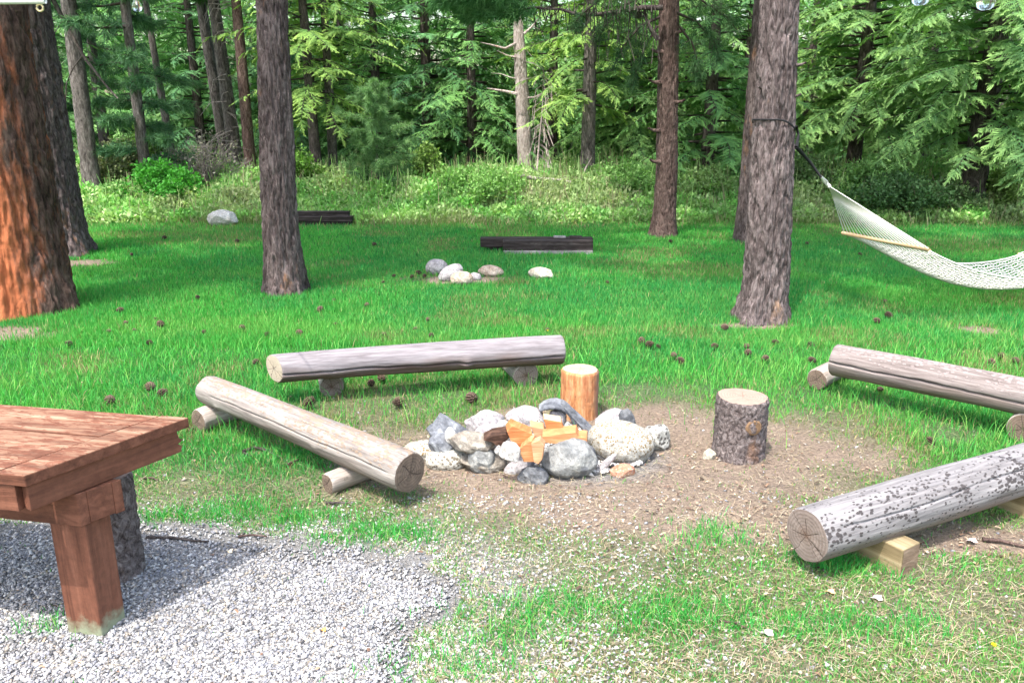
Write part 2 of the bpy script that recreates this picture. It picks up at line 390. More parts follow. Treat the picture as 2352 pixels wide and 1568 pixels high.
def axis(parts):
    out = []
    for a, b, n in parts: out.append(np.linspace(a, b, n, endpoint=False))
    return np.concatenate(out + [np.array([parts[-1][1]])])
gx = axis([(-600, -40, 14), (-40, -12, 30), (-12, -4.2, 60), (-4.2, 4.6, 210), (4.6, 12, 60), (12, 40, 30), (40, 600, 14)])
gy = axis([(-300, -6, 10), (-6, 1.6, 16), (1.6, 6.6, 150), (6.6, 17.5, 130), (17.5, 40, 45), (40, 900, 18)])
X, Y = np.meshgrid(gx, gy); x, y = X.ravel(), Y.ravel(); z = terrain(x, y)
dm, wm, dr = dirt_mask(x, y), wear_mask(x, y), dry_mask(x, y); gs = gravel_sd(x, y)
nn = fbm(x * 4, y * 4, 77)[:, None]
lawn = np.array([.045, .185, .042]) * (.75 + .5 * nn); drylawn = np.array([.20, .21, .085]) * (.8 + .4 * nn)
worn = np.array([.20, .205, .125]) * (.8 + .4 * nn); earth = np.array([.345, .268, .212]) * (.85 + .3 * nn)
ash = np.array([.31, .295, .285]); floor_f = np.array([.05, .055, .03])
c = lawn * (1 - dr[:, None]) + drylawn * dr[:, None]
c = c * (1 - wm[:, None]) + worn * wm[:, None]; c = c * (1 - dm[:, None]) + earth * dm[:, None]
pa = sst(.62, .35, np.hypot(x - PIT[0], (y - PIT[1]) * 1.2))[:, None]; c = c * (1 - pa) + ash * pa
gm = (lambda e: (lambda t: t * t * (3 - 2 * t))(np.clip((e - gs) / (e + .08), 0, 1)))(.30 + .35 * sst(-1.2, -.3, x))[:, None]; c = c * (1 - gm) + np.array([.34, .33, .325]) * gm
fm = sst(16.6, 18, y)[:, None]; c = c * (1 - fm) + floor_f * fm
n, m = len(gy), len(gx); ii = np.arange((n - 1) * (m - 1)); r_, c_ = ii // (m - 1), ii % (m - 1); a = r_ * m + c_
faces = np.stack([a, a + 1, a + m + 1, a + m], 1)
def ground_mat(name):
    t = NT(name); co = t.coords(); n1 = t.noise(co, 55, 6, .75); n2 = t.noise(t.coords((30, 90, 30), (0, 0, .5)), 1., 5, .7); n3 = t.noise(co, 260, 3, .6)
    c = t.mix(1, t.attr(), t.ramp(n1, [(.3, .45), (.7, 1.5)]), 'MULTIPLY')
    c = t.mix(1, c, t.ramp(n2, [(.3, .7), (.72, 1.3)]), 'MULTIPLY'); c = t.mix(1, c, t.ramp(n3, [(.3, .75), (.7, 1.25)]), 'MULTIPLY')
    t.base(c); t.rough(.95); t.p.inputs['Specular IOR Level'].default_value = .1; t.bump(t.math('ADD', n1, n3), .9, .03); return t.m
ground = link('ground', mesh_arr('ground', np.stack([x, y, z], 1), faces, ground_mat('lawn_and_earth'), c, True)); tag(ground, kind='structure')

# gravel sheet lying on the ground
hx = np.arange(-4.2, .3, .03); hy = np.arange(1.2, 4.1, .03); X, Y = np.meshgrid(hx, hy); x, y = X.ravel(), Y.ravel()
gs = gravel_sd(x, y); z = terrain(x, y) + .006; n, m = len(hy), len(hx)
ii = np.arange((n - 1) * (m - 1)); a = (ii // (m - 1)) * m + ii % (m - 1); q = np.stack([a, a + 1, a + m + 1, a + m], 1)
q = q[((gs + (fbm(x * 11, y * 11, 73) - .5) * .25)[q] < -.14).all(1)]; used = np.unique(q); remap = np.zeros(len(x), int); remap[used] = np.arange(len(used))
def gravel_bed_mat():
    t = NT('gravel_bed'); co = t.coords(); v = t.vor(co, 85, 'F1', 'Color'); d = t.vor(co, 85); k = t.sep(v)[0]; n1 = t.noise(co, 3, 4)
    c = t.ramp(k, [(0, (.10, .10, .105)), (.35, (.19, .187, .195)), (.7, (.31, .305, .315)), (1, (.43, .42, .42))])
    t.base(t.mix(1, c, t.ramp(n1, [(.3, .85), (.7, 1.1)]), 'MULTIPLY')); t.rough(.9); t.bump(t.math('SUBTRACT', 1, d), .9, .02); return t.m
o = link('gravel_path', mesh_arr('gravel_path', np.stack([x, y, z], 1)[used], remap[q], gravel_bed_mat(), None, True)); tag(o, kind='structure')

rng = np.random.default_rng(7)
def samp(n, ymin, ymax, power=2.0, half=.72, xo=0.0):
    """ground points with density falling off with distance"""
    u = rng.random(n)
    if power == 1: y = ymin + (ymax - ymin) * u
    else: y = 1 / (1 / ymin + (1 / ymax - 1 / ymin) * u)      # density in y ~ 1/y^2 ; x spread ~ y
    x = (rng.random(n) * 2 - 1) * (y * half + .4) + xo
    return x, y

# gravel chips
def chips(x, y, s, cols, zoff=0.0):
    n = len(x); base = np.array([[1, 0, 0], [-1, 0, 0], [0, 1, 0], [0, -1, 0], [0, 0, 1], [0, 0, -1]], float)
    f = np.array([[0, 2, 4], [2, 1, 4], [1, 3, 4], [3, 0, 4], [2, 0, 5], [1, 2, 5], [3, 1, 5], [0, 3, 5]])
    v = base[None] * (.6 + .7 * rng.random((n, 6, 1))) + (rng.random((n, 6, 3)) - .5) * .5
    v *= s[:, None, None] * np.array([1, 1, .62]) * (.7 + .6 * rng.random((n, 1, 3)))
    th = rng.random(n) * 6.28; cs, sn = np.cos(th)[:, None], np.sin(th)[:, None]
    vx = v[..., 0] * cs - v[..., 1] * sn; vy = v[..., 0] * sn + v[..., 1] * cs
    tl = (rng.random(n)[:, None] - .5) * 1.0; vz = v[..., 2] + vx * tl
    P = np.stack([vx + x[:, None], vy + y[:, None], vz + (terrain(x, y) + zoff + s * .3)[:, None]], -1).reshape(-1, 3)
    Fc = (f[None] + (np.arange(n) * 6)[:, None, None]).reshape(-1, 3)
    return P, Fc, np.repeat(cols, 6, 0)
pal = np.array([[.46, .455, .46], [.31, .305, .315], [.25, .25, .265], [.20, .205, .235], [.145, .145, .15], [.27, .24, .21], [.38, .365, .345], [.06, .06, .065]])
def pick(n, p): return pal[rng.choice(len(pal), n, p=p)] * (.85 + .3 * rng.random((n, 1)))
x, y = samp(270000, 2.1, 4.1, 2, .75); gs = gravel_sd(x, y); k = (gs < .04) & (rng.random(len(x)) < sst(.06, -.22, gs) * (.55 + .5 * fbm(x * 4, y * 4, 71))); x, y = x[k], y[k]
s1 = .003 + .009 * rng.random(len(x)) ** 3
A = chips(x, y, s1, pick(len(x), [.20, .19, .18, .15, .11, .08, .06, .03]), .006)
x, y = samp(170000, 2.1, 4.0, 2, .75); gs = gravel_sd(x, y); k = (gs > 0) & (rng.random(len(x)) < .8 * np.exp(-np.maximum(gs, 0) / (.13 + .40 * sst(-1.2, -.3, x))) * np.clip((vnoise(x * 4, y * 4, 8) - .18) * 2.2, .08, 1)); x, y = x[k], y[k]
B = chips(x, y, .0035 + .0085 * rng.random(len(x)) ** 2, pick(len(x), [.36, .2, .1, .07, .03, .1, .14, 0]))
P = np.concatenate([A[0], B[0]]); Fc = np.concatenate([A[1], B[1] + len(A[0])]); C = np.concatenate([A[2], B[2]])
o = link('gravel', mesh_arr('gravel', P, Fc, M_STONEBIT, C)); tag(o, kind='stuff')
x, y = samp(5000, 2.3, 7, 2, .72); k = (rng.random(len(x)) < .12 + .6 * dirt_mask(x, y) + .25 * wear_mask(x, y)) & (gravel_sd(x, y) > 0); x, y = x[k], y[k]
pb = chips(x, y, .004 + .011 * rng.random(len(x)) ** 4, pick(len(x), [.06, .16, .16, .08, .1, .3, .1, .04]))
o = link('pebbles', mesh_arr('pebbles', *pb[:2], M_STONEBIT, pb[2])); tag(o, kind='stuff')

# ------------------------------------------------------------------ grass
def blades(x, y, h, w, cols, lean=.45, z0=None):
    n = len(x); th = rng.random(n) * 6.28; ph = rng.random(n) * 6.28; le = lean * rng.random(n) * h * 1.2
    z = terrain(x, y) if z0 is None else z0
    bx, by = np.cos(th) * w / 2, np.sin(th) * w / 2; lx, ly = np.cos(ph) * le, np.sin(ph) * le
    v = np.empty((n, 5, 3)); z = z - .004
    v[:, 0] = np.stack([x - bx, y - by, z], 1); v[:, 1] = np.stack([x + bx, y + by, z], 1)
    v[:, 2] = np.stack([x + bx * .8 + lx * .35, y + by * .8 + ly * .35, z + h * .6], 1)
    v[:, 3] = np.stack([x - bx * .8 + lx * .35, y - by * .8 + ly * .35, z + h * .6], 1)
    v[:, 4] = np.stack([x + lx, y + ly, z + h], 1)
    b = (np.arange(n) * 5)[:, None]
    f = np.concatenate([b + [0, 1, 2], b + [0, 2, 3], b + [3, 2, 4]])
    return v.reshape(-1, 3), f, np.repeat(cols, 5, 0)
def blades_far(x, y, h, w, cols, lean=.45):
    n = len(x); th = rng.random(n) * 6.28; ph = rng.random(n) * 6.28; le = lean * rng.random(n) * h; z = terrain(x, y) - .004
    bx, by = np.cos(th) * w / 2, np.sin(th) * w / 2
    v = np.empty((n, 3, 3)); v[:, 0] = np.stack([x - bx, y - by, z], 1); v[:, 1] = np.stack([x + bx, y + by, z], 1)
    v[:, 2] = np.stack([x + np.cos(ph) * le, y + np.sin(ph) * le, z + h], 1)
    return v.reshape(-1, 3), np.arange(n * 3).reshape(-1, 3), np.repeat(cols, 3, 0)
LUSH = np.array([.060, .350, .058]); DEEP = np.array([.034, .275, .066]); LIGHT = np.array([.215, .450, .105]); STRAW = np.array([.34, .29, .15]); OLIVE = np.array([.15, .25, .06])
def grass_cols(x, y):
    n = len(x); r = rng.random((n, 1)); t = fbm(x * .55, y * .55, 51)[:, None]; t2 = fbm(x * 2.2, y * 2.2, 53)[:, None]
    k = np.clip((t - .5) * 3.2 + (t2 - .5) * 1.6 + .55, 0, 1)
    c = DEEP * (1 - k) + LUSH * k; pl = np.clip((fbm(x * 1.3, y * 1.3, 57)[:, None] - .44) * 3, 0, .75) * (1 - .5 * sst(7, 9, y) * sst(15, 13.5, y))[:, None]; rr = np.clip(r ** 3 * .7 + pl * (.25 + .5 * r), 0, 1); c = c * (1 - rr) + LIGHT * rr
    d = np.clip(dry_mask(x, y) * .55 + wear_mask(x, y) * .38 + dirt_mask(x, y) * .25, 0, .85)[:, None]
    c = c * (1 - d * .7) + OLIVE * d * .7
    dry = rng.random((n, 1)) < d * .55 + .03
    return np.where(dry, STRAW * (.6 + .6 * rng.random((n, 1))), c) * (.75 + .5 * rng.random((n, 1)))
def grass_keep(x, y):
    g = gravel_sd(x, y); w = wear_mask(x, y); d = dirt_mask(x, y)
    p = (1 - w * .12) * (1 - .94 * d); clump = fbm(x * 3.1, y * 3.1, 61)
    p = p * np.where(w > .3, np.clip((clump - .27) * 3.0, .25, 1.1), 1)
    p = np.where(g < 0, .012 * (fbm(x * 3, y * 3, 66) > .6), p)
    # taller green tufts: edge of the gravel, under the logs
    return p
TUFTS = [(820, 1225, .35, .14), (700, 1195, .3, .12), (930, 1235, .2, .1), (1990, 1300, .42, .16), (1880, 1290, .2, .1), (620, 1030, .6, .25), (130, 1445, .16, .08), (420, 1190, .3, .1), (1000, 870, .9, .16), (2150, 930, .9, .25), (560, 1180, .3, .14), (1640, 1235, .25, .15), (1500, 1410, .4, .15), (1140, 1440, .3, .15), (1250, 1390, .25, .12), (1050, 1540, .3, .12), (2050, 1440, .3, .12), (1780, 1440, .35, .12)]
VS, FS, CS = [], [], []; off = 0
def put(t):
    global off
    VS.append(t[0]); FS.append(t[1] + off); CS.append(t[2]); off += len(t[0])
x, y = samp(380000, 2.2, 7.5, 2, .74); k = rng.random(len(x)) < grass_keep(x, y); x, y = x[k], y[k]
lushness = 1 - .5 * wear_mask(x, y)
h = (.020 + .042 * rng.random(len(x)) ** 2) * lushness * (1 + .5 * sst(3.6, 5.2, y)); w = .0026 + .0022 * rng.random(len(x)) + .0004 * y
put(blades(x, y, h, w, grass_cols(x, y), .75))
x, y = samp(520000, 7.0, 17.6, 2, .76); k = rng.random(len(x)) < grass_keep(x, y); x, y = x[k], y[k]
h = (.028 + .06 * rng.random(len(x)) ** 1.7) * (.65 + .7 * fbm(x * .9, y * .9, 58)) * (1 + .3 * sst(14, 17, y)); w = .0035 + .0009 * y * (.6 + .8 * rng.random(len(x)))
put(blades_far(x, y, h, w, grass_cols(x, y), .6))
for (px, py, rx, ry) in TUFTS:
    g = G(px, py); n = int(2100 * rx * ry * 10); q = rng.normal(size=(n, 2)) * .55; q = q[fbm(q[:, 0] * 3.3 + px, q[:, 1] * 3.3 * ry / rx + py, 19) > .42]; n = len(q)
    x = g.x + q[:, 0] * rx; y = g.y + q[:, 1] * ry
    c = (DEEP * .4 + LUSH * .6) * (.7 + .7 * rng.random((n, 1))); c = np.where(rng.random((n, 1)) < .15, LIGHT, c)
    put(blades(x, y, .025 + .05 * rng.random(n) ** 1.5, .0028 + .002 * rng.random(n), c, .9))
# loose taller stalks in the lawn behind the logs
x, y = samp(9000, 4.6, 8, 2, .74); k = rng.random(len(x)) < grass_keep(x, y) * .7; x, y = x[k], y[k]
put(blades(x, y, .09 + .09 * rng.random(len(x)), np.full(len(x), .0045), np.where(rng.random((len(x), 1)) < .4, LIGHT, LUSH) * (.8 + .5 * rng.random((len(x), 1))), .7))
o = link('grass', mesh_arr('grass', np.concatenate(VS), np.concatenate(FS), M_GRASS, np.concatenate(CS))); tag(o, kind='stuff')

# straw, needles and bark crumbs lying about
def litter(n, ymin, ymax, keepf, L, W, cols, zo=.006):
    x, y = samp(n, ymin, ymax, 2, .74); k = rng.random(len(x)) < keepf(x, y); x, y = x[k], y[k]; n = len(x)
    th = rng.normal(size=n) * 1.1; l = L[0] + (L[1] - L[0]) * rng.random(n); w = W[0] + (W[1] - W[0]) * rng.random(n); z = terrain(x, y) + zo + rng.random(n) * .012
    dx, dy = np.cos(th) * l / 2, np.sin(th) * l / 2; wx, wy = -np.sin(th) * w / 2, np.cos(th) * w / 2; t = (rng.random(n) - .5) * l * .35
    v = np.empty((n, 6, 3)); b = l * .12 * (rng.random(n) - .5); bx, by = -np.sin(th) * b, np.cos(th) * b
    for i, (s, u) in enumerate(((-1, -1), (-1, 1), (0, 1), (1, 1), (1, -1), (0, -1))):
        v[:, i] = np.stack([x + dx * s + wx * u + (bx if s == 0 else 0), y + dy * s + wy * u + (by if s == 0 else 0), z + t * s + (.004 if s == 0 else 0)], 1)
    f = (np.arange(n) * 6)[:, None]; f = np.concatenate([f + [0, 5, 2, 1], f + [5, 4, 3, 2]])
    c = cols[rng.choice(len(cols), n)] * (.7 + .6 * rng.random((n, 1)))
    return v.reshape(-1, 3), f, np.repeat(c, 6, 0)
sc_ = np.array([[.38, .34, .21], [.27, .23, .15], [.45, .41, .30], [.17, .13, .09], [.33, .26, .17]])
kf = lambda x, y: np.where(gravel_sd(x, y) < 0, .05, .10 + .75 * np.maximum(dirt_mask(x, y), wear_mask(x, y) * .9)) * (fbm(x * 3, y * 3, 91) * 1.4)
t1 = litter(50000, 2.2, 6.5, kf, (.02, .09), (.0008, .0018), sc_)
o = link('dry_straw', mesh_arr('dry_straw', *t1[:2], M_STRAW, t1[2])); tag(o, kind='stuff')
cc_ = np.array([[.12, .07, .05], [.34, .24, .17], [.24, .15, .10], [.40, .31, .23], [.07, .045, .032]])
t2 = litter(5500, 2.2, 6.5, lambda x, y: np.where(gravel_sd(x, y) < 0, .04, .05 + .8 * dirt_mask(x, y) + .12 * wear_mask(x, y)), (.008, .03), (.005, .014), cc_)
o = link('wood_chips', mesh_arr('wood_chips', *t2[:2], M_STRAW, t2[2])); tag(o, kind='stuff')

# ------------------------------------------------------------------ tree trunks
def plates(u, v, per, seed):
    """bark plates on a cylinder: F2-F1 of jittered cells, periodic in u (cells)"""
    iu, iv = np.floor(u), np.floor(v); f1 = np.full(u.shape, 9.); f2 = np.full(u.shape, 9.)
    for du in (-1, 0, 1):
        for dv in (-1, 0, 1):
            cu, cv = iu + du, iv + dv; w = np.mod(cu, per)
            px = cu + _hash(w, cv, seed); py = cv + _hash(w, cv, seed + 5)
            d = np.hypot(px - u, py - v); f2 = np.where(d < f1, f1, np.minimum(f2, d)); f1 = np.minimum(f1, d)
    return f2 - f1
def trunk_mesh(name, path, mat, nu=120, dz=.02, zdense=4.2, depth=.02, cell=(.075, .2), flare=0, flare_h=.35, seed=0, lobes=5, ridge=.0):
    zs = np.arange(-.08, min(zdense, path[-1][0]), dz)
    if path[-1][0] > zdense: zs = np.concatenate([zs, np.arange(zdense, path[-1][0] + .01, .4)])
    p = np.array(path, float); cx, cy, r = (np.interp(zs, p[:, 0], p[:, k]) for k in (1, 2, 3))
    th = np.linspace(0, 2 * np.pi, nu, endpoint=False); T, Z = np.meshgrid(th, zs); Rr = np.repeat(r[:, None], nu, 1)
    per = max(6, int(2 * np.pi * p[0, 3] / cell[0]))
    warp = (fbm(np.cos(T) * 2 + 7, Z * 2.5 + np.sin(T) * 2, seed) - .5) * 1.4
    q = plates(T / (2 * np.pi) * per + warp, Z / cell[1] + warp * .5, per, seed)
    A = np.mod(T - np.pi / 2, 2 * np.pi) / (2 * np.pi); k = per * 1.15
    def fis(fu, fv, sd, sharp):
        g = lambda a: fbm(a * k * fu + 31, Z * fv + a * 3, sd, 4)
        w = sst(.9, 1, A); n_ = g(A) * (1 - w) + g(A - 1) * w
        return np.clip(1 - np.abs(n_ - .5) * sharp, 0, 1)
    big = fis(.62, .42 / cell[1], seed + 11, 9); mid_ = fis(1.1, .8 / cell[1], seed + 12, 9)
    disp = (.35 - big - .5 * mid_) * depth * .75 + (np.clip(q * 2.4, 0, 1) - .7) * depth * .28 + (fbm(np.cos(T) * 14, Z * 9 + np.sin(T) * 14, seed + 3) - .5) * depth * .9
    fl = np.exp(-np.maximum(Z, 0) / flare_h) * flare * (1 + .45 * np.cos(T * lobes + seed) + .3 * np.cos(T * 3 + 1.3 * seed))
    rad = Rr + disp + fl + Rr * .04 * np.cos(2 * T + seed)
    v = np.stack([cx[:, None] + np.cos(T) * rad, cy[:, None] + np.sin(T) * rad, Z], -1).reshape(-1, 3)
    n = len(zs); i = np.arange((n - 1) * nu); a = i // nu * nu; b = i % nu; c = (b + 1) % nu
    f = np.stack([a + b, a + c, a + nu + c, a + nu + b], 1)
    return mesh_arr(name, v, f, mat, None, True)

# ------------------------------------------------------------------ foliage builders
FIR_A, FIR_B, FIR_TIP = np.array([.090, .225, .088]), np.array([.175, .355, .115]), np.array([.33, .53, .175])
def spray_template():
    quads = []; ts = []
    def strip(p, d, l, w0, w1, dz0, dz1):
        nx, ny = -d[1], d[0]; a = (p[0] - nx * w0, p[1] - ny * w0, dz0); b = (p[0] + nx * w0, p[1] + ny * w0, dz0)
        e = (p[0] + d[0] * l, p[1] + d[1] * l)
        c = (e[0] + nx * w1, e[1] + ny * w1, dz1); g = (e[0] - nx * w1, e[1] - ny * w1, dz1)
        quads.append([a, b, c, g])
    dz = lambda x, y: -.22 * x * x - .25 * abs(y)
    strip((0, 0), (1, 0), .5, .035, .04, 0, dz(.5, 0)); ts.append((.1, .5)); strip((.5, 0), (1, 0), .5, .04, .015, dz(.5, 0), dz(1, 0)); ts.append((.5, 1))
    for i in range(12):
        x = .08 + i * .074
        l = (.30 * (1 - x) + .08) * (1 if i % 2 else .75)
        for s in (-1, 1):
            a = R(50 - i * 1.2) * s; d = (math.cos(a), math.sin(a)); p = (x + (.03 if s > 0 else 0), 0); e = (p[0] + d[0] * l, d[1] * l)
            strip(p, d, l, .017, .008, dz(*p) + .012 * (i % 3 - 1), dz(*e) + .02 * (i % 2)); ts.append((x * .7, min(1, x * .5 + .55)))
    q = np.array(quads); t = np.array([[a, a, b, b] for a, b in ts]); return q, t
SPRAY, SPRAY_T = spray_template()

def fir_crown(name, seed, Ht, z0, rmax, rlow=1.0, dz=.3, nb=5, mat=None, spr=1.0, tint=(1, 1, 1), tip=1.0, step=.20, gap=.12, droop=.55):
    rg = np.random.default_rng(seed); O, Mx, Sc, K = [], [], [], []; wood = MB()
    z = z0
    while z < Ht - .3:
        fr = (z - z0) / (Ht - z0); lmax = rmax * (1 - fr) ** .85 * (rlow + (1 - rlow) * min(1, fr * 5)) + .15
        st = step * (1 + .8 * (z > 8)); k = nb if z < 8 else nb - 1; a0 = rg.random() * 6.28
        for j in range(k):
            if rg.random() < gap: continue
            az = a0 + 6.28 * j / k + rg.normal() * .25; L = lmax * (.65 + .45 * rg.random()); zb = z + rg.normal() * dz * .35
            up = .12 + .35 * fr + rg.normal() * .08; dr = droop * (.7 + .6 * rg.random()) * (1 - fr * .6)
            ca, sa = math.cos(az), math.sin(az); bc = rg.normal() * .18
            def pt(t):
                r = L * t; b = bc * L * t * t; return np.array([ca * r - sa * b, sa * r + ca * b, zb + L * (up * t - dr * t * t + .18 * dr * t ** 4)])
            wood.tube([pt(t) for t in (0, .35, .7, 1)], [.022 + .008 * L, .016, .010, .004], 3, False)
            t = .16 + .1 * rg.random(); side = 1
            while t < 1.0:
                s = (L * .26 * (1.15 - t) + .14) * (.55 + .5 * rg.random()) * spr
                tan = pt(min(1, t + .05)) - pt(t - .05); tan /= np.linalg.norm(tan)
                yaw = (42 + 22 * rg.random()) * side; roll = rg.normal() * .35 + .25 * side * rg.random()
                O.append(pt(t)); Mx.append((tan, math.radians(yaw), roll, rg.normal() * .14 - .12)); Sc.append(s); K.append(rg.random())
                side = -side; t += st * (.35 + .3 * rg.random()) / max(L, .6) * .62
            tan = pt(1.) - pt(.9); tan /= np.linalg.norm(tan); O.append(pt(.96)); Mx.append((tan, 0, rg.normal() * .3, 0)); Sc.append((.22 + .10 * L) * spr); K.append(rg.random())
        z += dz * (.8 + .4 * rg.random()) * (1 + .5 * (z > 8))
    T = np.array([m[0] for m in Mx]); yaw = np.array([m[1] for m in Mx]); roll = np.array([m[2] for m in Mx]); pit = np.array([m[3] for m in Mx]); Sc = np.array(Sc); K = np.array(K); O = np.array(O)
    up = np.array([0, 0, 1.]); sd = np.cross(up[None], T); sd /= np.linalg.norm(sd, axis=1)[:, None] + 1e-9; nr = np.cross(T, sd)
    ax = T * np.cos(yaw)[:, None] + sd * np.sin(yaw)[:, None] + nr * pit[:, None]; ax /= np.linalg.norm(ax, axis=1)[:, None]
    ay = np.cross(nr, ax); ay /= np.linalg.norm(ay, axis=1)[:, None]; az_ = np.cross(ax, ay)
    ay, az_ = ay * np.cos(roll)[:, None] + az_ * np.sin(roll)[:, None], az_ * np.cos(roll)[:, None] - ay * np.sin(roll)[:, None]
    q = SPRAY.reshape(-1, 3)[None] * (1 + (rg.random((len(O), SPRAY.size // 3, 1)) - .5) * .16)
    kx = rg.normal(size=(len(O), 1)) * .22; kz = rg.normal(size=(len(O), 1)) * .16 - .05
    q[..., 1] += kx * q[..., 0] ** 2; q[..., 2] += kz * q[..., 0] ** 2
    q4 = q.reshape(len(O), -1, 4, 3); drop = rg.random(q4.shape[:2]) < .2; drop[:, :2] = False
    short = np.where(drop, .12 + .3 * rg.random(drop.shape), .75 + .45 * rg.random(drop.shape)); short[:, :2] = 1
    b0 = (q4[:, :, :1] + q4[:, :, 1:2]) / 2; q4 = np.concatenate([q4[:, :, :2], b0 + (q4[:, :, 2:] - b0) * short[..., None, None]], 2); q = q4.reshape(len(O), -1, 3)
    P = O[:, None] + (q[..., :1] * ax[:, None] + q[..., 1:2] * ay[:, None] + q[..., 2:] * az_[:, None]) * Sc[:, None, None]
    t = SPRAY_T.reshape(-1)[None, :, None]; k = K[:, None, None]
    c = (FIR_A * (1 - k) + FIR_B * k) * (1 - t ** 1.5) + (FIR_TIP * tip * (.55 + .6 * k)) * t ** 1.5
    c = c * np.array(tint)
    P = P.reshape(-1, 3); f = np.arange(len(P)).reshape(-1, 4)
    wv = np.array(wood.v); wf = np.array(wood.f)
    P2 = np.concatenate([P, wv]); F2 = np.concatenate([f, wf + len(P)]); C2 = np.concatenate([c.reshape(-1, 3), np.tile([.06, .05, .042], (len(wv), 1))])
    return mesh_arr(name, P2, F2, mat or M_NEEDLE, C2)

def tufts(P, D, ln, w, nn, rg, cols, spread=1.0):
    """needle bundles: P points, D outward directions"""
    n = len(P); d = rg.normal(size=(n, nn, 3)); d /= np.linalg.norm(d, axis=2)[..., None]
    d = d * spread + D[:, None] * 1.0; d /= np.linalg.norm(d, axis=2)[..., None]
    l = ln * (.7 + .5 * rg.random((n, nn, 1))); s = np.cross(d, rg.normal(size=(n, nn, 3))); s /= np.linalg.norm(s, axis=2)[..., None] + 1e-9
    o = P[:, None] + (rg.random((n, nn, 3)) - .5) * ln * .5 - D[:, None] * rg.random((n, nn, 1)) * ln * .8
    v = np.stack([o - s * w, o + s * w, o + d * l + np.array([0, 0, -1]) * l * .18], 2)
    c = np.repeat(cols[:, None, None], nn, 1) * (.7 + .6 * rg.random((n, nn, 1, 1))); c = np.repeat(c, 3, 2)
    return v.reshape(-1, 3), np.arange(n * nn * 3).reshape(-1, 3), c.reshape(-1, 3)
def pine_crown(name, seed, Ht, z0, rmax, nb=60, per=14, ln=.16, w=.006, nn=26, dark=(.028, .075, .030), lite=(.09, .19, .06), shape=.8, up=.25, droop=.1, rfill=.35, branches=None, wood_col=(.07, .055, .048), trunk_xy=None):
    rg = np.random.default_rng(seed); P, D, K = [], [], []; wood = MB()
    for b in range(nb if branches is None else len(branches)):
        if branches is None:
            fr = (b + rg.random()) / nb; zb = z0 + (Ht - z0) * fr; L = rmax * max(.12, math.sin(math.pi * min(1, .22 + fr * .78)) ** shape) * (.6 + .5 * rg.random())
            az = b * 2.4 + rg.normal() * .4; o = np.array([0, 0, zb]); pts = []
            for t in (0, .25, .5, .75, 1): pts.append(o + np.array([math.cos(az) * L * t, math.sin(az) * L * t, L * (up * t * t + .1 * t - droop * t)]) + rg.normal(size=3) * .04 * L * t)
        else: pts = [np.array(q, float) for q in branches[b]]; L = sum(np.linalg.norm(pts[i + 1] - pts[i]) for i in range(len(pts) - 1))
        wood.tube(pts, list(np.linspace(.012 + .011 * L, .006, len(pts))), 4, False)
        for k in range(per):
            t = rfill + (1 - rfill) * rg.random(); u = t * (len(pts) - 1); i = min(int(u), len(pts) - 2); p = pts[i] + (pts[i + 1] - pts[i]) * (u - i)
            tn = pts[i + 1] - pts[i]; tn /= np.linalg.norm(tn); sd = rg.normal(size=3); sd -= tn * sd.dot(tn); sd /= np.linalg.norm(sd); sd[2] = sd[2] * .6
            off = sd * L * .28 * rg.random() * (1.15 - t * .7); P.append(p + off); d = tn * .8 + sd * .7; D.append(d / np.linalg.norm(d)); K.append(rg.random())
            if np.linalg.norm(off) > .12: wood.tube([p, p + off], [.006, .003], 3, False)
    K = np.array(K)[:, None]; cols = np.array(dark) * (1 - K) + np.array(lite) * K
    v, f, c = tufts(np.array(P), np.array(D), ln, w, nn, rg, cols)
    wv = np.array(wood.v); wf = np.array([q for q in wood.f if len(q) == 4]); tri = np.concatenate([wf[:, [0, 1, 2]], wf[:, [0, 2, 3]]])
    return mesh_arr(name, np.concatenate([v, wv]), np.concatenate([f, tri + len(v)]), M_NEEDLE, np.concatenate([c, np.tile(wood_col, (len(wv), 1))]))

# ------------------------------------------------------------------ the big pines on the lawn
def lawn_pine(name, base, path, mat, label, seed, flare, cell=(.08, .22), depth=.022, crown=None, nu=140, flare_h=.3, extra=None):
    t = thing(name, (base[0], base[1], float(terrain(base[0], base[1]))), label, 'tree')
    link('trunk', trunk_mesh('trunk', path, mat, nu=nu, depth=depth, cell=cell, flare=flare, flare_h=flare_h, seed=seed), t)
    if crown: link('crown', crown, t, rot=(0, 0, seed * 1.3))
    return t
CR_A = pine_crown('lawn_crown', 101, 16.5, 5.4, 3.4, nb=84, per=25, ln=.28, w=.016, nn=22)
CR_B = pine_crown('lawn_crown', 102, 15.0, 6.0, 3.1, nb=76, per=22, ln=.28, w=.016, nn=22)
lawn_pine('pine_tree', (-5.47, 8.55), [(0, 0, 0, .50), (2.5, .01, 0, .475), (4, 0, 0, .45), (16, 0, 0, .08)], M_BARK_ORANGE, 'thick orange-barked pine trunk at the left edge with a brown right side', 1, .10, (.10, .40), .06, CR_A, 240, .4)  # bark colour turns from orange to brown towards the right
lawn_pine('pine_tree', (-7.29, 12.5), [(0, 0, 0, .46), (2, -.02, 0, .455), (5, -.03, 0, .43), (15, 0, 0, .07)], M_BARK_PURPLE, 'dark brown pine trunk standing half hidden behind the thick orange-barked pine', 2, .12, (.09, .28), .045, CR_B, 180)
lawn_pine('pine_tree', (-2.79, 9.5), [(0, 0, 0, .235), (.5, 0, 0, .225), (1.0, -.01, 0, .21), (3.4, .09, 0, .175), (15, .15, 0, .05)], M_BARK_PURPLE, 'straight dark purple-brown pine trunk on the lawn beyond the left end of the back log', 3, .05, (.055, .17), .028, CR_B, 180)
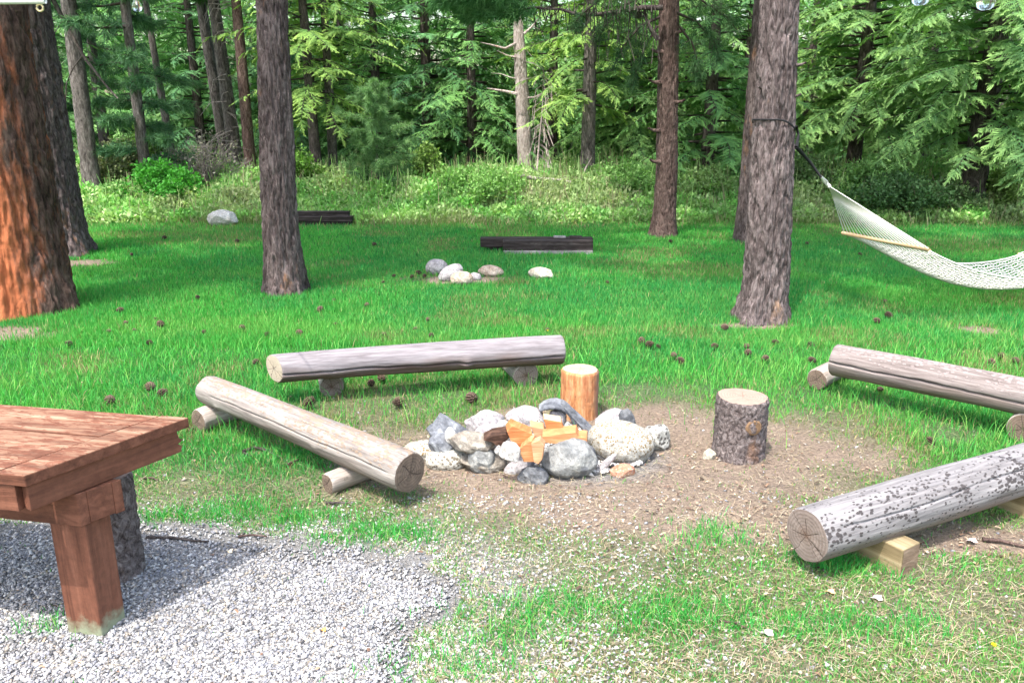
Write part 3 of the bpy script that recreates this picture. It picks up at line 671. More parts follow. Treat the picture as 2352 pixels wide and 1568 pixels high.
tm = lawn_pine('pine_tree', (2.80, 14.6), [(0, .02, 0, .205), (1.2, .02, 0, .20), (4.1, -.09, 0, .178), (16, -.3, 0, .05)], M_BARK_RED, 'slim reddish-brown pine at the far edge of the lawn with one long bare branch overhead', 4, .07, (.05, .13), .018, CR_B)
tr_ = lawn_pine('pine_tree', (2.65, 8.12), [(0, 0, 0, .225), (.6, .02, 0, .222), (1.1, .0, 0, .215), (2.1, -.035, 0, .192), (3.4, -.09, 0, .166), (15.5, -.1, 0, .05)], M_BARK_GREY, 'grey-brown pine trunk with the hammock strap tied around it', 5, .085, (.05, .15), .032, CR_A, 220, .22)
lawn_pine('pine_tree', (4.37, 14.0), [(0, 0, 0, .36), (4, 0, 0, .34), (15, 0, 0, .06)], M_BARK_PURPLE, 'dark trunk peeping out directly behind the pine that holds the hammock', 6, .06, (.08, .24), .02, CR_B)
lawn_pine('pine_tree', (9.05, 9.75), [(0, 0, 0, .24), (4, 0, 0, .2), (15, 0, 0, .05)], M_BARK_GREY, 'pine just beyond the right edge holding the far end of the hammock', 7, .06, (.06, .18), .016, CR_A)
# the long bare branch of the slim pine and its needles
def branch_px(Y, *pp): return [V(px, py, Y) - Vector((2.80, 14.6, float(terrain(2.8, 14.6)))) for px, py in pp]
def branch_on(parent, lines, mat, name='branch', n=6):
    m = MB()
    for pts, r0, r1 in lines: m.tube(pts, list(np.linspace(r0, r1, len(pts))), n)
    return m.build(name, mat, parent)
Yb = 14.3
bl = [(branch_px(Yb, (1522, 18), (1475, 18), (1420, 28), (1370, 34), (1320, 33)), .05, .03), (branch_px(Yb, (1322, 33), (1290, 22), (1240, 20), (1195, 16)), .028, .012),
      (branch_px(Yb, (1512, 92), (1495, 68), (1484, 45), (1480, 22)), .045, .022)]
rb = random.Random(5)
for i in range(64):
    px = 1225 + i * 4.4 + rb.uniform(-4, 4); y0 = 26 + rb.uniform(-6, 6); ln_ = rb.uniform(15, 75) * (1 + .9 * (px > 1350))
    bl.append((branch_px(Yb + rb.uniform(-.7, .3), (px, y0), (px + rb.uniform(-8, 8), y0 + ln_ * .5), (px + rb.uniform(-14, 14), y0 + ln_)), .011, .004))
    if i % 2: bl.append((branch_px(Yb + rb.uniform(-.7, .3), (px, y0), (px + rb.uniform(-15, 15), y0 - ln_ * .6)), .010, .004))
branch_on(tm, bl, M_BARK_BLACK)
pts = [branch_px(Yb, (1200, 20), (1150, 10), (1100, 16), (1040, 24)), branch_px(Yb, (1210, 16), (1180, -14), (1120, -20), (1010, 2)), branch_px(Yb - .4, (1240, 18), (1190, 22), (1150, 30), (1090, 34)),
       branch_px(Yb - .5, (1160, -30), (1120, -14), (1070, -4), (1000, -2)), branch_px(Yb, (1160, -40), (1090, -30), (1040, -10), (985, 12)), branch_px(Yb - .2, (1150, 0), (1120, 20), (1090, 34), (1060, 44))]
link('crown', pine_crown('low_bough', 131, 1, 0, 1, per=60, ln=.17, w=.007, nn=30, branches=pts, dark=(.05, .15, .05), lite=(.13, .30, .11), rfill=.15), tm)
pts = [branch_px(Yb, (1515, 40), (1470, 60), (1430, 110), (1405, 165)), branch_px(Yb, (1510, 60), (1480, 110), (1462, 160), (1450, 205)), branch_px(Yb - .3, (1500, -20), (1440, 10), (1390, 60), (1370, 100)), branch_px(Yb - .3, (1480, -30), (1400, -20), (1340, 30), (1310, 66)), branch_px(Yb, (1555, 30), (1600, 50), (1640, 95), (1655, 140)), branch_px(Yb - .3, (1555, -20), (1610, 0), (1670, 40), (1700, 80)), branch_px(Yb - .2, (1560, 60), (1590, 100), (1605, 150), (1612, 190))]
link('crown', pine_crown('hanging_boughs', 132, 1, 0, 1, per=40, ln=.16, w=.005, nn=18, branches=pts, dark=(.03, .085, .035), lite=(.10, .20, .08), rfill=.25), tm)
def stubs(parent, lst, Y, mat, r):
    o = parent.location
    for px, py, s_ in lst:
        a = V(px, py, Y) - o; m = MB(); m.tube([a + Vector((-s_ * .10, .03, 0)), a, a + Vector((s_ * r * 2.2, -.03, r * .5)), a + Vector((s_ * r * 4.2, -.05, r * 1.6))], [r * 1.7, r * 1.2, r * .9, r * .6], 7); m.build('branch_stub', mat, parent)
stubs(tm, [(1511, 120, -1), (1506, 190, -1), (1557, 235, 1), (1503, 300, -1), (1557, 75, 1), (1506, 372, -1)], 14.45, M_BARK_RED, .028)
stubs(tr_, [(1833, 150, 1), (1752, 205, -1), (1822, 222, 1)], 8.05, M_BARK_GREY, .014)
# thin dark dead bough slanting across behind the orange pine
def bough(parent_xy, Y, lines, mat, parent):
    o = Vector((parent_xy[0], parent_xy[1], float(terrain(*parent_xy))))
    branch_on(parent, [([V(px, py, Y) - o for px, py in pp], a, b) for pp, a, b in lines], mat)

# ------------------------------------------------------------------ forest
FIR = [fir_crown('fir_crown', 11, 10.5, 1.5, 3.5, .85, .27, 5, tip=1.15, spr=1.05),  # tops above the view kept short so sun and sky reach the lower boughs
       fir_crown('fir_crown', 12, 10, .75, 2.5, .9, .30, 5, tint=(.85, 1, .9), tip=.8),
       fir_crown('fir_crown', 13, 9.5, .5, 2.1, .9, .30, 5, tint=(.75, .95, 1.1), tip=.55),
       fir_crown('fir_crown', 14, 10.5, 2.3, 2.4, .7, .30, 4, tint=(1.2, 1.1, .8), tip=.95, gap=.2)]
PIN = [pine_crown('forest_pine_crown', 21, 12, .9, 1.75, nb=46, per=46, ln=.20, w=.0075, nn=26, dark=(.045, .125, .065), lite=(.13, .27, .12), up=.1, droop=.25, rfill=.2),
       pine_crown('forest_pine_crown', 22, 14, 4.6, 2.0, nb=40, per=30, ln=.2, w=.009, nn=22),
       pine_crown('young_pine_crown', 23, 2.75, .25, .95, nb=34, per=34, ln=.15, w=.006, nn=26, dark=(.10, .22, .09), lite=(.22, .38, .16), shape=.5, rfill=.2)]
TRUNKS = {}
def forest_trunk(r, Ht, mat, seed):
    k = (r, Ht, mat.name, seed % 3)
    if k not in TRUNKS: TRUNKS[k] = trunk_mesh('forest_trunk', [(0, 0, 0, r), (Ht * .3, 0, 0, r * .82), (Ht, 0, 0, .02)], mat, nu=28, dz=.06, zdense=6.5, depth=r * .10, cell=(.06, .2), flare=r * .3, seed=seed % 3)
    return TRUNKS[k]
def ftree(name, px, Y, crown, Ht, r, mat, label, rz=0, s=1.0, lean=0, z=None, cat='tree', group='trees of the forest behind the lawn'):
    q = V(px, 400, Y); zz = float(terrain(q.x, Y))
    t = thing(name, (q.x, Y, zz), label, cat, group, rz); t.scale = (s, s, s)
    t.rotation_euler = (0, lean, 0)
    if r: link('trunk', forest_trunk(r, Ht, mat, int(px)), t)
    if crown: link('crown', crown, t, rot=(0, 0, rz))
    return t
F_ = M_BARK_FAR; B_ = M_BARK_BLACK; RD = M_BARK_RED
t195 = ftree('pine_tree', 208, 18.6, PIN[1], 14, .2, F_, 'grey pine trunk right of the two big left trunks at the forest edge', 0, 1, .01)
ftree('shaggy_pine', 335, 18.9, PIN[0], 12, .14, F_, 'dark shaggy pine with low drooping needles between the grey trunk and the trunk trio', 1)
ftree('pine_sapling_tree', 404, 20.6, None, 9, .11, F_, 'thin leaning bare trunk below the dark shaggy pine', 0, 1, -.06)
ftree('pine_tree', 527, 22.4, PIN[1], 14, .17, F_, 'leftmost of three close grey trunks left of the middle lawn pine', 2, 1, -.07)
ftree('pine_tree', 548, 21.6, PIN[1], 14, .19, F_, 'lichen-grey trunk in the middle of the trunk trio', 3, 1, -.05)
ftree('pine_tree', 577, 20.6, PIN[1], 13, .15, RD, 'brown trunk closest to the middle lawn pine in the trunk trio', 4, 1, 0)
ftree('fir_tree', 729, 20.4, FIR[3], 10.5, .14, B_, 'dark fir trunk just right of the middle lawn pine', 1.2, 1, -.02)
ftree('fir_tree', 767, 20.9, FIR[3], 10.5, .13, F_, 'thin pale fir trunk second to the right of the middle lawn pine', 4.2, 1)
ftree('young_pine', 868, 18.9, PIN[2], 2.6, .05, F_, 'bushy light-green young pine left of the grey snag', .6, 1, 0, cat='young tree')
ftree('fir_tree', 872, 24.2, FIR[1], 10, .16, B_, 'pale-tipped fir rising behind the bushy young pine', 2)
ftree('fir_tree', 985, 23.2, FIR[2], 9.5, .15, B_, 'dark blue-green fir between the young pine and the grey snag', .3, 1.15)
ftree('fir_tree', 1085, 22.6, FIR[1], 10, .15, B_, 'mid-green fir directly left of the grey snag', 1)
ftree('fir_tree', 1268, 24.5, FIR[3], 10.5, .16, B_, 'yellowish fir directly right of the grey snag', 2.6)
ftree('fir_tree', 1349, 20.2, FIR[3], 10.5, .19, F_, 'fir with a ridged grey-brown trunk between the snag and the slim reddish pine', 5.2)
ftree('fir_tree', 1448, 22.4, FIR[0], 10.5, .16, B_, 'light-green fir left of the slim reddish pine', 1.9, .9)
ftree('fir_tree', 1622, 19.9, FIR[1], 10, .17, B_, 'fir with drooping boughs between the slim pine and the hammock pine', 3.7)
ftree('fir_tree', 1560, 25.5, FIR[0], 10.5, .17, B_, 'tall fir behind the slim reddish pine', 4.4)
ftree('fir_tree', 1700, 24.0, FIR[2], 9.5, .15, B_, 'dark fir behind the left side of the hammock pine', 5)
ftree('fir_tree', 1957, 21.4, FIR[0], 10.5, .19, B_, 'bright fir with a short dark trunk just right of the hammock strap', .9)
ftree('fir_tree', 2105, 24.0, FIR[1], 10, .17, B_, 'fir filling the gap above the hammock ropes', 2.2, 1.1)
ftree('fir_tree', 2238, 18.0, FIR[0], 10.5, .27, B_, 'large bright-green spreading fir with a thick black trunk at the right', 2.9, 1.0, .012)
ftree('pine_tree', 2193, 25.0, PIN[1], 14, .17, F_, 'pale grey trunk behind and left of the black fir trunk', 1)
ftree('pine_tree', 2283, 26.5, PIN[1], 14, .18, F_, 'pinkish-grey trunk just right of the black fir trunk', 2)
ftree('pine_tree', 2312, 27.5, PIN[1], 14, .17, F_, 'second pinkish-grey trunk right of the black fir trunk', 3)
ftree('fir_tree', 2395, 21.5, FIR[3], 10.5, .18, B_, 'fir half cut off by the right edge', 4.0)
ftree('fir_tree', 660, 25.0, FIR[2], 9.5, .15, B_, 'dark fir behind the middle lawn pine', 2.7, 1.1)
ftree('fir_tree', 800, 26.5, FIR[1], 10, .15, B_, 'tall olive fir above the thin pale trunk', 3.1, 1.1)
ftree('fir_tree', 470, 26.0, FIR[2], 9.5, .15, B_, 'dark fir behind the trunk trio', 5.5, 1.1)
ftree('shaggy_pine', 250, 25.5, PIN[0], 12, .14, F_, 'dark pine behind the grey leaning trunk on the left', 4, 1.2)
ftree('fir_tree', 110, 22.5, FIR[1], 10, .15, B_, 'fir seen in the gap right of the big left trunks', 1.1)
ftree('fir_tree', -60, 22.0, FIR[2], 9.5, .15, B_, 'fir hidden mostly behind the thick orange pine', 3.3)
ftree('fir_tree', 1840, 26.0, FIR[3], 10.5, .15, B_, 'fir behind the right side of the hammock pine', .2)
ftree('fir_tree', 1190, 28.0, FIR[2], 9.5, .15, B_, 'dark fir behind the top of the grey snag', .8, 1.25)
# boughs on the left
bough((t195.location.x, 18.6), 17.8, [([(112, -10), (150, 62), (190, 132), (240, 195), (268, 225)], .05, .014), ([(186, 128), (165, 155), (150, 190), (148, 225)], .018, .006), ([(140, 45), (122, 75), (112, 95)], .014, .005)], M_BARK_BLACK, t195)
rb = random.Random(9); m_lines = []
t548 = [o for o in COL.objects if o.get('label', '').startswith('lichen-grey')][0]
for i in range(34):
    s = rb.choice((-1, 1)); px, py = 536 + rb.uniform(-8, 8), rb.uniform(0, 330); L = rb.uniform(20, 75)
    m_lines.append(([(px, py), (px + s * L * .5, py + L * rb.uniform(-.1, .35)), (px + s * L * rb.uniform(.7, 1), py + L * rb.uniform(.4, 1.1))], .012, .004))
bough((t548.location.x, 21.6), 21.4, m_lines, M_SNAG, t548)
# grey snag
sb = V(1207, 405, 21.0); st = thing('dead_snag', (sb.x, 21.0, float(terrain(sb.x, 21))), 'pale grey dead snag with broken top and bare white limbs', 'dead tree')
o_ = st.location
zt = V(1190, 30, 21).z - o_.z
link('trunk', trunk_mesh('snag_trunk', [(0, 0, 0, .235), (.6, 0, 0, .20), (2.2, -.09, 0, .185), (zt - .25, -.2, 0, .13), (zt - .05, -.22, 0, .09), (zt, -.26, 0, .03)], M_SNAG, nu=48, dz=.04, zdense=7, depth=.018, cell=(.05, .3), flare=.05, seed=3), st)
for pp, a in [([(1190, 98), (1160, 112), (1130, 104), (1104, 98)], .045), ([(1188, 132), (1165, 128), (1140, 116)], .035), ([(1188, 216), (1160, 210), (1135, 206), (1118, 203)], .05), ([(1190, 182), (1172, 178), (1150, 170), (1128, 168)], .022), ([(1204, 78), (1222, 62), (1238, 42)], .04), ([(1208, 226), (1228, 224), (1246, 215), (1256, 202)], .04), ([(1205, 142), (1225, 146), (1246, 158), (1252, 178)], .016), ([(1225, 62), (1240, 68), (1246, 78)], .014), ([(1206, 182), (1230, 178), (1256, 172)], .014), ([(1196, 95), (1214, 122), (1222, 130)], .012)]:
    branch_on(st, [([V(px, py, 20.9) - o_ for px, py in pp], a, a * .3)], M_SNAG, 'limb')
# hanging dead twigs and fallen limbs beside the snag
def loose(name, Y, lines, mat, label, cat):
    c = V(*lines[0][0][0], Y); c.z = float(terrain(c.x, Y)); m = MB()
    for pp, a, b in lines: m.tube([V(px, py, Y) - c for px, py in pp], list(np.linspace(a, b, len(pp))), 5)
    o = m.build(name, mat); o.location = c; return tag(o, label, cat)
rb = random.Random(3); L_ = [([(1232, 410), (1238, 330), (1246, 250), (1249, 160)], .03, .012)]
for i in range(60):
    py = rb.uniform(170, 370); px = 1246 - (py - 160) * .04; s = rb.choice((-1, 1, 1)); L = rb.uniform(15, 50)
    L_.append(([(px, py), (px + s * L * .4, py + L * .3), (px + s * L * rb.uniform(.3, .8), py + L * rb.uniform(.8, 1.8))], .010, .004))
loose('dead_sapling', 20.4, L_, M_SNAG, 'dead grey sapling with drooping bare twigs right of the snag', 'dead sapling')
loose('fallen_limb', 18.6, [([(1196, 404), (1230, 410), (1290, 414), (1330, 424), (1348, 432)], .045, .03), ([(1288, 414), (1300, 408)], .02, .01)], M_SNAG, 'pale bare limb lying on the shrubs at the foot of the snag', 'fallen limb')
loose('fallen_limb', 19.6, [([(1338, 410), (1346, 385), (1360, 362)], .03, .018)], M_SNAG, 'short pale stick leaning on the ridged fir trunk', 'fallen limb')
loose('fallen_limb', 19.2, [([(1220, 380), (1236, 396), (1240, 412)], .03, .02)], M_SNAG, 'short curved pale stick at the right foot of the snag', 'fallen limb')

# far wood behind, one mass
def far_wood():
    base = fir_crown('far_crown', 41, 16, .8, 3.1, .9, .55, 4, spr=1.9, step=.5, tip=.5)
    nv = len(base.vertices); v = np.empty(nv * 3, np.float32); base.vertices.foreach_get('co', v); v = v.reshape(-1, 3)
    nf = len(base.polygons); f = np.empty(nf * 4, np.int32); base.loops.foreach_get('vertex_index', f); f = f.reshape(-1, 4)
    c = np.empty(nv * 4, np.float32); base.color_attributes['Col'].data.foreach_get('color', c); c = c.reshape(-1, 4)[:, :3]
    rg = np.random.default_rng(4); V_, F2, C_ = [], [], []
    n = 0
    for row, (Y, sp) in enumerate([(30, 2.6), (34.5, 2.8), (40, 3.2), (47, 3.6)]):
        X = -Y * .86 + rg.random()
        while X < Y * .86:
            a = rg.random() * 6.28; s = .85 + .45 * rg.random(); y = Y + rg.normal() * 1.2
            w = v * s; p = np.stack([w[:, 0] * math.cos(a) - w[:, 1] * math.sin(a) + X, w[:, 0] * math.sin(a) + w[:, 1] * math.cos(a) + y, w[:, 2] + .42], 1)
            V_.append(p); F2.append(f + n * nv); C_.append(c * (1.35 + .7 * rg.random()) * np.array([.95, 1.0, 1.0])); n += 1
            X += sp * (.7 + .6 * rg.random())
    bpy.data.meshes.remove(base)
    return mesh_arr('forest', np.concatenate(V_), np.concatenate(F2), M_NEEDLE, np.concatenate(C_))
tag(link('forest', far_wood()), kind='stuff')

# ------------------------------------------------------------------ undergrowth of the bank
def leaf_cloud(P, N, size, cols, rg, bend=.3):
    """small folded leaves: 2 triangles each"""
    n = len(P); d = rg.normal(size=(n, 3)); d[:, 2] = np.abs(d[:, 2]) * .5 + .15; d += N * .8; d /= np.linalg.norm(d, axis=1)[:, None]
    s = np.cross(d, rg.normal(size=(n, 3))); s /= np.linalg.norm(s, axis=1)[:, None] + 1e-9; u = np.cross(s, d)
    L = size[:, None]; w = L * .34
    v = np.stack([P, P + d * L * .5 + s * w + u * L * .1, P + d * L - u * L * bend * .4, P + d * L * .5 - s * w + u * L * .1], 1)
    f = (np.arange(n) * 4)[:, None] + np.array([[0, 1, 2, 3]])
    return v.reshape(-1, 3), f, np.repeat(cols, 4, 0)
GREENS = np.array([[.19, .44, .11], [.28, .52, .15], [.19, .40, .12], [.34, .53, .19], [.27, .44, .16], [.36, .50, .22]])
def undergrowth():
    rg = np.random.default_rng(77); VV, FF, CC = [], [], []; off = 0
    for k in range(1000):
        y = 16.75 + 5.5 * rg.random() ** 1.3; x = (rg.random() * 2 - 1) * (y * .74)
        hgt = (.22 + .45 * sst(16.6, 18.6, y)) * (.55 + .8 * fbm(x * .7, y * .9, 8)) * (1 + .15 * rg.random()); rad = .28 + .35 * rg.random()
        n = int(430 * (1.25 - .03 * (y - 16))); q = rg.normal(size=(n, 3)); q /= np.linalg.norm(q, axis=1)[:, None]; q[:, 2] = np.abs(q[:, 2])
        rr = rg.random((n, 1)) ** .45; P = q * rr * np.array([rad, rad, hgt]) + np.array([x, y, float(terrain(x, y))])
        tone = GREENS[rg.integers(len(GREENS))] * (.8 + .4 * rg.random()); pale = fbm(x * .5, y * .5, 15)
        if pale > .58: tone = tone * .55 + np.array([.40, .36, .24]) * .45
        VV_ = leaf_cloud(P, q, .045 + .07 * rg.random(n), tone * (.7 + .6 * rg.random((n, 1))), rg)
        VV.append(VV_[0]); FF.append(VV_[1] + off); CC.append(VV_[2]); off += len(VV_[0])
        # upright shoots and dry stems
        m = 7; sx = x + rg.normal(size=m) * rad * .7; sy = y + rg.normal(size=m) * rad * .7; hh = hgt * (.8 + .6 * rg.random(m)); lx = rg.normal(size=m) * .18 * hh; ly = rg.normal(size=m) * .18 * hh
        z = terrain(sx, sy); w = .006 + .008 * rg.random(m)
        v = np.stack([np.stack([sx - w, sy, z], 1), np.stack([sx + w, sy, z], 1), np.stack([sx + lx + w * .4, sy + ly, z + hh], 1), np.stack([sx + lx - w * .4, sy + ly, z + hh], 1)], 1).reshape(-1, 3)
        dryc = np.where(rg.random((m, 1)) < .25 + .3 * (y < 17.2), np.array([.32, .27, .18]), tone * 1.1)
        VV.append(v); FF.append(np.arange(m * 4).reshape(-1, 4) + off); CC.append(np.repeat(dryc, 4, 0)); off += len(v)
    return mesh_arr('undergrowth', np.concatenate(VV), np.concatenate(FF), M_LEAF, np.concatenate(CC))
tag(link('undergrowth', undergrowth()), kind='stuff')
# tan grass fringe where the mown lawn ends
rng = np.random.default_rng(55); n = 15000
x = (rng.random(n) * 2 - 1) * 13; y = 16.35 + np.abs(rng.normal(size=n)) * .45 + (fbm(x * .4, x * .1, 3) - .5) * .9; k = rng.random(n) < np.clip((fbm(x * .5, y * .2, 12) - .35) * 4, .1, 1); x, y = x[k], y[k]; n = len(x)
fr = blades_far(x, y, .07 + .17 * rng.random(n), .012 + .01 * rng.random(n), np.where(rng.random((n, 1)) < .45, np.array([.42, .38, .24]), np.array([.16, .25, .07])) * (.7 + .5 * rng.random((n, 1))), .8)
tag(link('tall_grass', mesh_arr('tall_grass', *fr[:2], M_GRASS, fr[2])), kind='stuff')

def bush(px, py, Y, w, h, tone, n, label, leaf=(.05, .05), stems=30, bare=False, seed=1, name='bush', stemc=(.09, .07, .05)):
    rg = np.random.default_rng(seed); c = V(px, py, Y); c.z = float(terrain(c.x, Y)); t = thing(name, c, label, 'bush')
    m = MB(); tips = []
    for i in range(stems):
        a = rg.random() * 6.28; r = rg.random() ** .6; e = np.array([math.cos(a) * w * r, math.sin(a) * w * r * .8, h * (1 - .45 * r * r) * (.75 + .35 * rg.random())])
        mid = e * np.array([.35, .35, .6]) + rg.normal(size=3) * .05; m.tube([(0, 0, 0), mid, e], [.014, .009, .003], 4, False); tips.append((mid, e))
        for j in range(6 if bare else 2):
            u = rg.random(); p = mid + (e - mid) * u; m.tube([p, p + rg.normal(size=3) * .16 * w + np.array([0, 0, .06])], [.005, .002], 3, False)
    st = attr_mat(name + '_stem_' + str(seed), .9, 40, .3, 0) if False else None
    mat = plain_mat('stem_wood_%d' % seed, stemc, .9, .3); m.build('stem', mat, t)
    if n:
        per = n // len(tips); P = []; N = []
        for mid, e in tips:
            u = rg.random((per, 1)) ** .6; q = rg.normal(size=(per, 3)); P.append(mid + (e - mid) * u + q * .10 * w * np.array([1, 1, .8])); N.append(q / np.linalg.norm(q, axis=1)[:, None])
        P = np.concatenate(P); N = np.concatenate(N); P[:, 2] = np.maximum(P[:, 2], .02)
        v, f, cc = leaf_cloud(P, N, leaf[0] + leaf[1] * rg.random(len(P)), np.array(tone) * (.6 + .8 * rg.random((len(P), 1))), rg)
        link('leaves', mesh_arr('leaves', v, f, M_LEAF, cc), t)
    return t
bush(372, 420, 18.2, 1.0, 1.0, (.075, .30, .045), 6500, 'vivid green leafy bush at the forest edge below the dark shaggy pine', seed=1)
bush(352, 380, 20.3, .7, 1.7, (.16, .28, .07), 2600, 'yellow-green sapling bush above the vivid green bush', seed=2)
bush(278, 400, 19.6, 1.1, 1.25, (.17, .20, .10), 4200, 'olive bush between the grey trunk and the vivid green bush', seed=3)
bush(470, 400, 19.2, 1.15, 1.55, (.2, .2, .16), 500, 'tangle of bare grey brush left of the trunk trio', bare=True, stems=80, seed=4, name='bare_bush', stemc=(.20, .18, .17))
bush(985, 400, 19.6, .6, 1.2, (.18, .29, .08), 2200, 'pale yellow-green shrub between the young pine and the snag', seed=5)
bush(1690, 400, 19.4, .6, .95, (.22, .33, .14), 1600, 'pale-leaved shrub just left of the hammock pine', seed=6)
bush(690, 390, 19.0, .6, 1.25, (.13, .27, .05), 2400, 'yellow-green shrub right behind the middle lawn pine', seed=7)
bush(2060, 470, 17.0, 1.25, .85, (.075, .155, .06), 6500, 'dark green low bush beyond the hammock ropes', seed=8)
bush(2160, 480, 17.3, .9, .7, (.08, .14, .06), 3800, 'shadowy low bush at the foot of the black fir trunk', seed=9)
bush(2010, 430, 18.4, 1.0, 1.15, (.14, .28, .09), 4500, 'mid-green bush right of the hammock strap', seed=10)
bush(1860, 420, 18.8, .7, 1.2, (.13, .22, .09), 2600, 'grey-green bush behind the hammock strap', seed=11)
bush(1100, 440, 18.0, 1.1, .95, (.20, .38, .11), 5200, 'rounded green shrub in front of the dark gap left of the snag', seed=12)
bush(1440, 440, 18.6, 1.0, .9, (.19, .36, .11), 4200, 'leafy shrub between the ridged fir and the slim reddish pine', seed=13)
bush(1620, 440, 18.2, .9, .85, (.24, .36, .14), 3800, 'pale olive shrub between the slim pine and the hammock pine', seed=14)
bush(2330, 440, 17.8, .9, .95, (.24, .36, .11), 3600, 'yellowish shrub at the right edge behind the lawn', seed=15)

# ------------------------------------------------------------------ log benches
def round_log(name, parent, a, b, ra, rb, mat, endmat, seed=0, nu=160, nx=190, crack=None, wob=.085, bend=.008, knots=(), flat=0, skew=0, end_name='cut_end'):
    a, b = Vector(a), Vector(b); L = (b - a).length; ex = (b - a).normalized(); ey = Vector((0, 0, 1)).cross(ex).normalized(); ez = ex.cross(ey)
    xs = np.concatenate([[0, .004, .012], np.linspace(.02, L - .02, nx), [L - .012, L - .004, L]]); th = np.linspace(0, 2 * np.pi, nu, endpoint=False)
    T, Xx = np.meshgrid(th, xs); r0 = np.interp(xs, [0, L], [ra, rb])[:, None]
    r = r0 * (1 + wob * (fbm(np.cos(T) * 1.5 + Xx * 1.3, np.sin(T) * 1.5 + seed, seed) - .5) * 2 + .02 * (fbm(T * 3, Xx * 5, seed + 2) - .5))
    r = r - .012 * np.exp(-np.minimum(Xx, L - Xx) / .006) * .5
    if crack is not None:
        for (t0, w, d, x0, x1) in crack:
            wand = t0 + (fbm(Xx * 1.5, Xx * 0 + seed, 4) - .5) * .5; dd = np.abs((T - wand + np.pi) % (2 * np.pi) - np.pi)
            r = r - d * np.clip(1 - dd / w, 0, 1) * sst(x0 - .05, x0 + .05, Xx) * sst(x1 + .05, x1 - .05, Xx)
    for (kx, kt, kr, kd) in knots:
        dd = np.hypot((Xx - kx), ((T - kt + np.pi) % (2 * np.pi) - np.pi) * r0); r = r + kd * np.exp(-(dd / kr) ** 2)
    zb = bend * np.sin(np.pi * Xx / L); yv = np.cos(T) * r; zv = np.sin(T) * r
    if flat: zv = np.where(zv > flat, flat + (zv - flat) * .2, zv)
    v = np.stack([Xx - L / 2 - skew * yv * np.exp(-Xx / .25), yv, zv + zb], -1).reshape(-1, 3); n = len(xs)
    i = np.arange((n - 1) * nu); q = i // nu * nu; k = i % nu; k2 = (k + 1) % nu
    f = np.stack([q + k, q + nu + k, q + nu + k2, q + k2], 1)
    o = link(name, mesh_arr(name, v, f, mat, None, True), parent)
    M = Matrix((ex, ey, ez)).transposed().to_4x4(); M.translation = (a + b) / 2; o.matrix_local = M
    for e, s in ((0, -1), (n - 1, 1)):
        ring = v.reshape(n, nu, 3)[e]; c = ring.mean(0); vv = [c[None]]; 
        for q_ in (.2, .4, .6, .8, 1.0): vv.append(c + (ring - c) * q_ + np.array([s * .0025, 0, 0]))
        vv[0] = vv[0] + np.array([s * .0025, 0, 0]); vv = np.concatenate(vv); vv[:, 0] += (fbm(vv[:, 1] * 40, vv[:, 2] * 40, seed) - .5) * .006
        vv[-nu:, 0] = ring[:, 0]
        ff = []
        for k in range(nu):
            ff.append([0, 1 + k, 1 + (k + 1) % nu])
            for g in range(4):
                p0 = 1 + g * nu; p1 = p0 + nu; ff += [[p0 + k, p1 + k, p1 + (k + 1) % nu], [p0 + k, p1 + (k + 1) % nu, p0 + (k + 1) % nu]]
        ff = np.array(ff);  ff = ff if s > 0 else ff[:, ::-1]
        ce = vv.copy(); ce[:, 0] -= c[0]; ce[:, 1:] -= c[1:]
        link(end_name, mesh_arr(end_name, ce, ff, endmat, None, True), o, loc=tuple(c))
    return o
def bench(name, A, B, ra, rb, label, mat, endmat, supports, **kw):
    A, B = Vector(A), Vector(B); c = (A + B) / 2; c.z = float(terrain(c.x, c.y))
    t = thing(name, c, label, 'log bench', 'log benches around the fire pit')
    round_log('log_seat', t, A - c, B - c, ra, rb, mat, endmat, **kw)
    for s in supports:
        if s[0] == 'log':
            _, p, q, r = s[:4]; round_log('support', t, Vector(p) - c, Vector(q) - c, r, r * .96, M_POST_LOG, s[4] if len(s) > 4 else M_END_DARK, seed=int(p[0] * 100) % 97, nu=40, nx=20)
    return t, c
def on_ground(px, py, z): p = G(px, py, 0); p.z = z; return p
# left bench, running towards the gravel
A1 = G(478, 894, .25); B1 = G(941, 1086, .205)
d1 = (B1 - A1).normalized(); n1 = Vector((-d1.y, d1.x, 0)).normalized()
if n1.x > 0: n1 = -n1
s1 = G(800, 1112, .055); s2 = G(492, 972, .065)
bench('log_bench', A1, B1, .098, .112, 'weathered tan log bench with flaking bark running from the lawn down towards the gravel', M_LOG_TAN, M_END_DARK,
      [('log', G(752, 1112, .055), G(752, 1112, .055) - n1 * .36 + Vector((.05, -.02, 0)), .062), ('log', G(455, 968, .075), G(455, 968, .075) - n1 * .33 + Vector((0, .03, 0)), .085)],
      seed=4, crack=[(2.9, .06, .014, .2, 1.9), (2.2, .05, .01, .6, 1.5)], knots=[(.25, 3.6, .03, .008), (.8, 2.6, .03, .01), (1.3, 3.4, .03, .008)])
A2 = G(630, 846, .27); B2 = G(1290, 803, .27)
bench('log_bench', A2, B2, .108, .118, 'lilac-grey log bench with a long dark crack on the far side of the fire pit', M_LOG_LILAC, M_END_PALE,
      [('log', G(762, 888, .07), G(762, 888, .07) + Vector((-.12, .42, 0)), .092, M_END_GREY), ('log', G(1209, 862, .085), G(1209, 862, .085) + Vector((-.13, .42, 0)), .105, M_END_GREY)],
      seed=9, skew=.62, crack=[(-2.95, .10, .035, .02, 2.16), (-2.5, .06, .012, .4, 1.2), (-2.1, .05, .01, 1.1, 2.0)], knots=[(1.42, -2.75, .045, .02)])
A3 = G(1917, 825, .28); B3 = A3 + (G(2352, 913, .28) - A3) * 1.62
d3 = (B3 - A3).normalized(); n3 = Vector((-d3.y, d3.x, 0))
if n3.x > 0: n3 = -n3
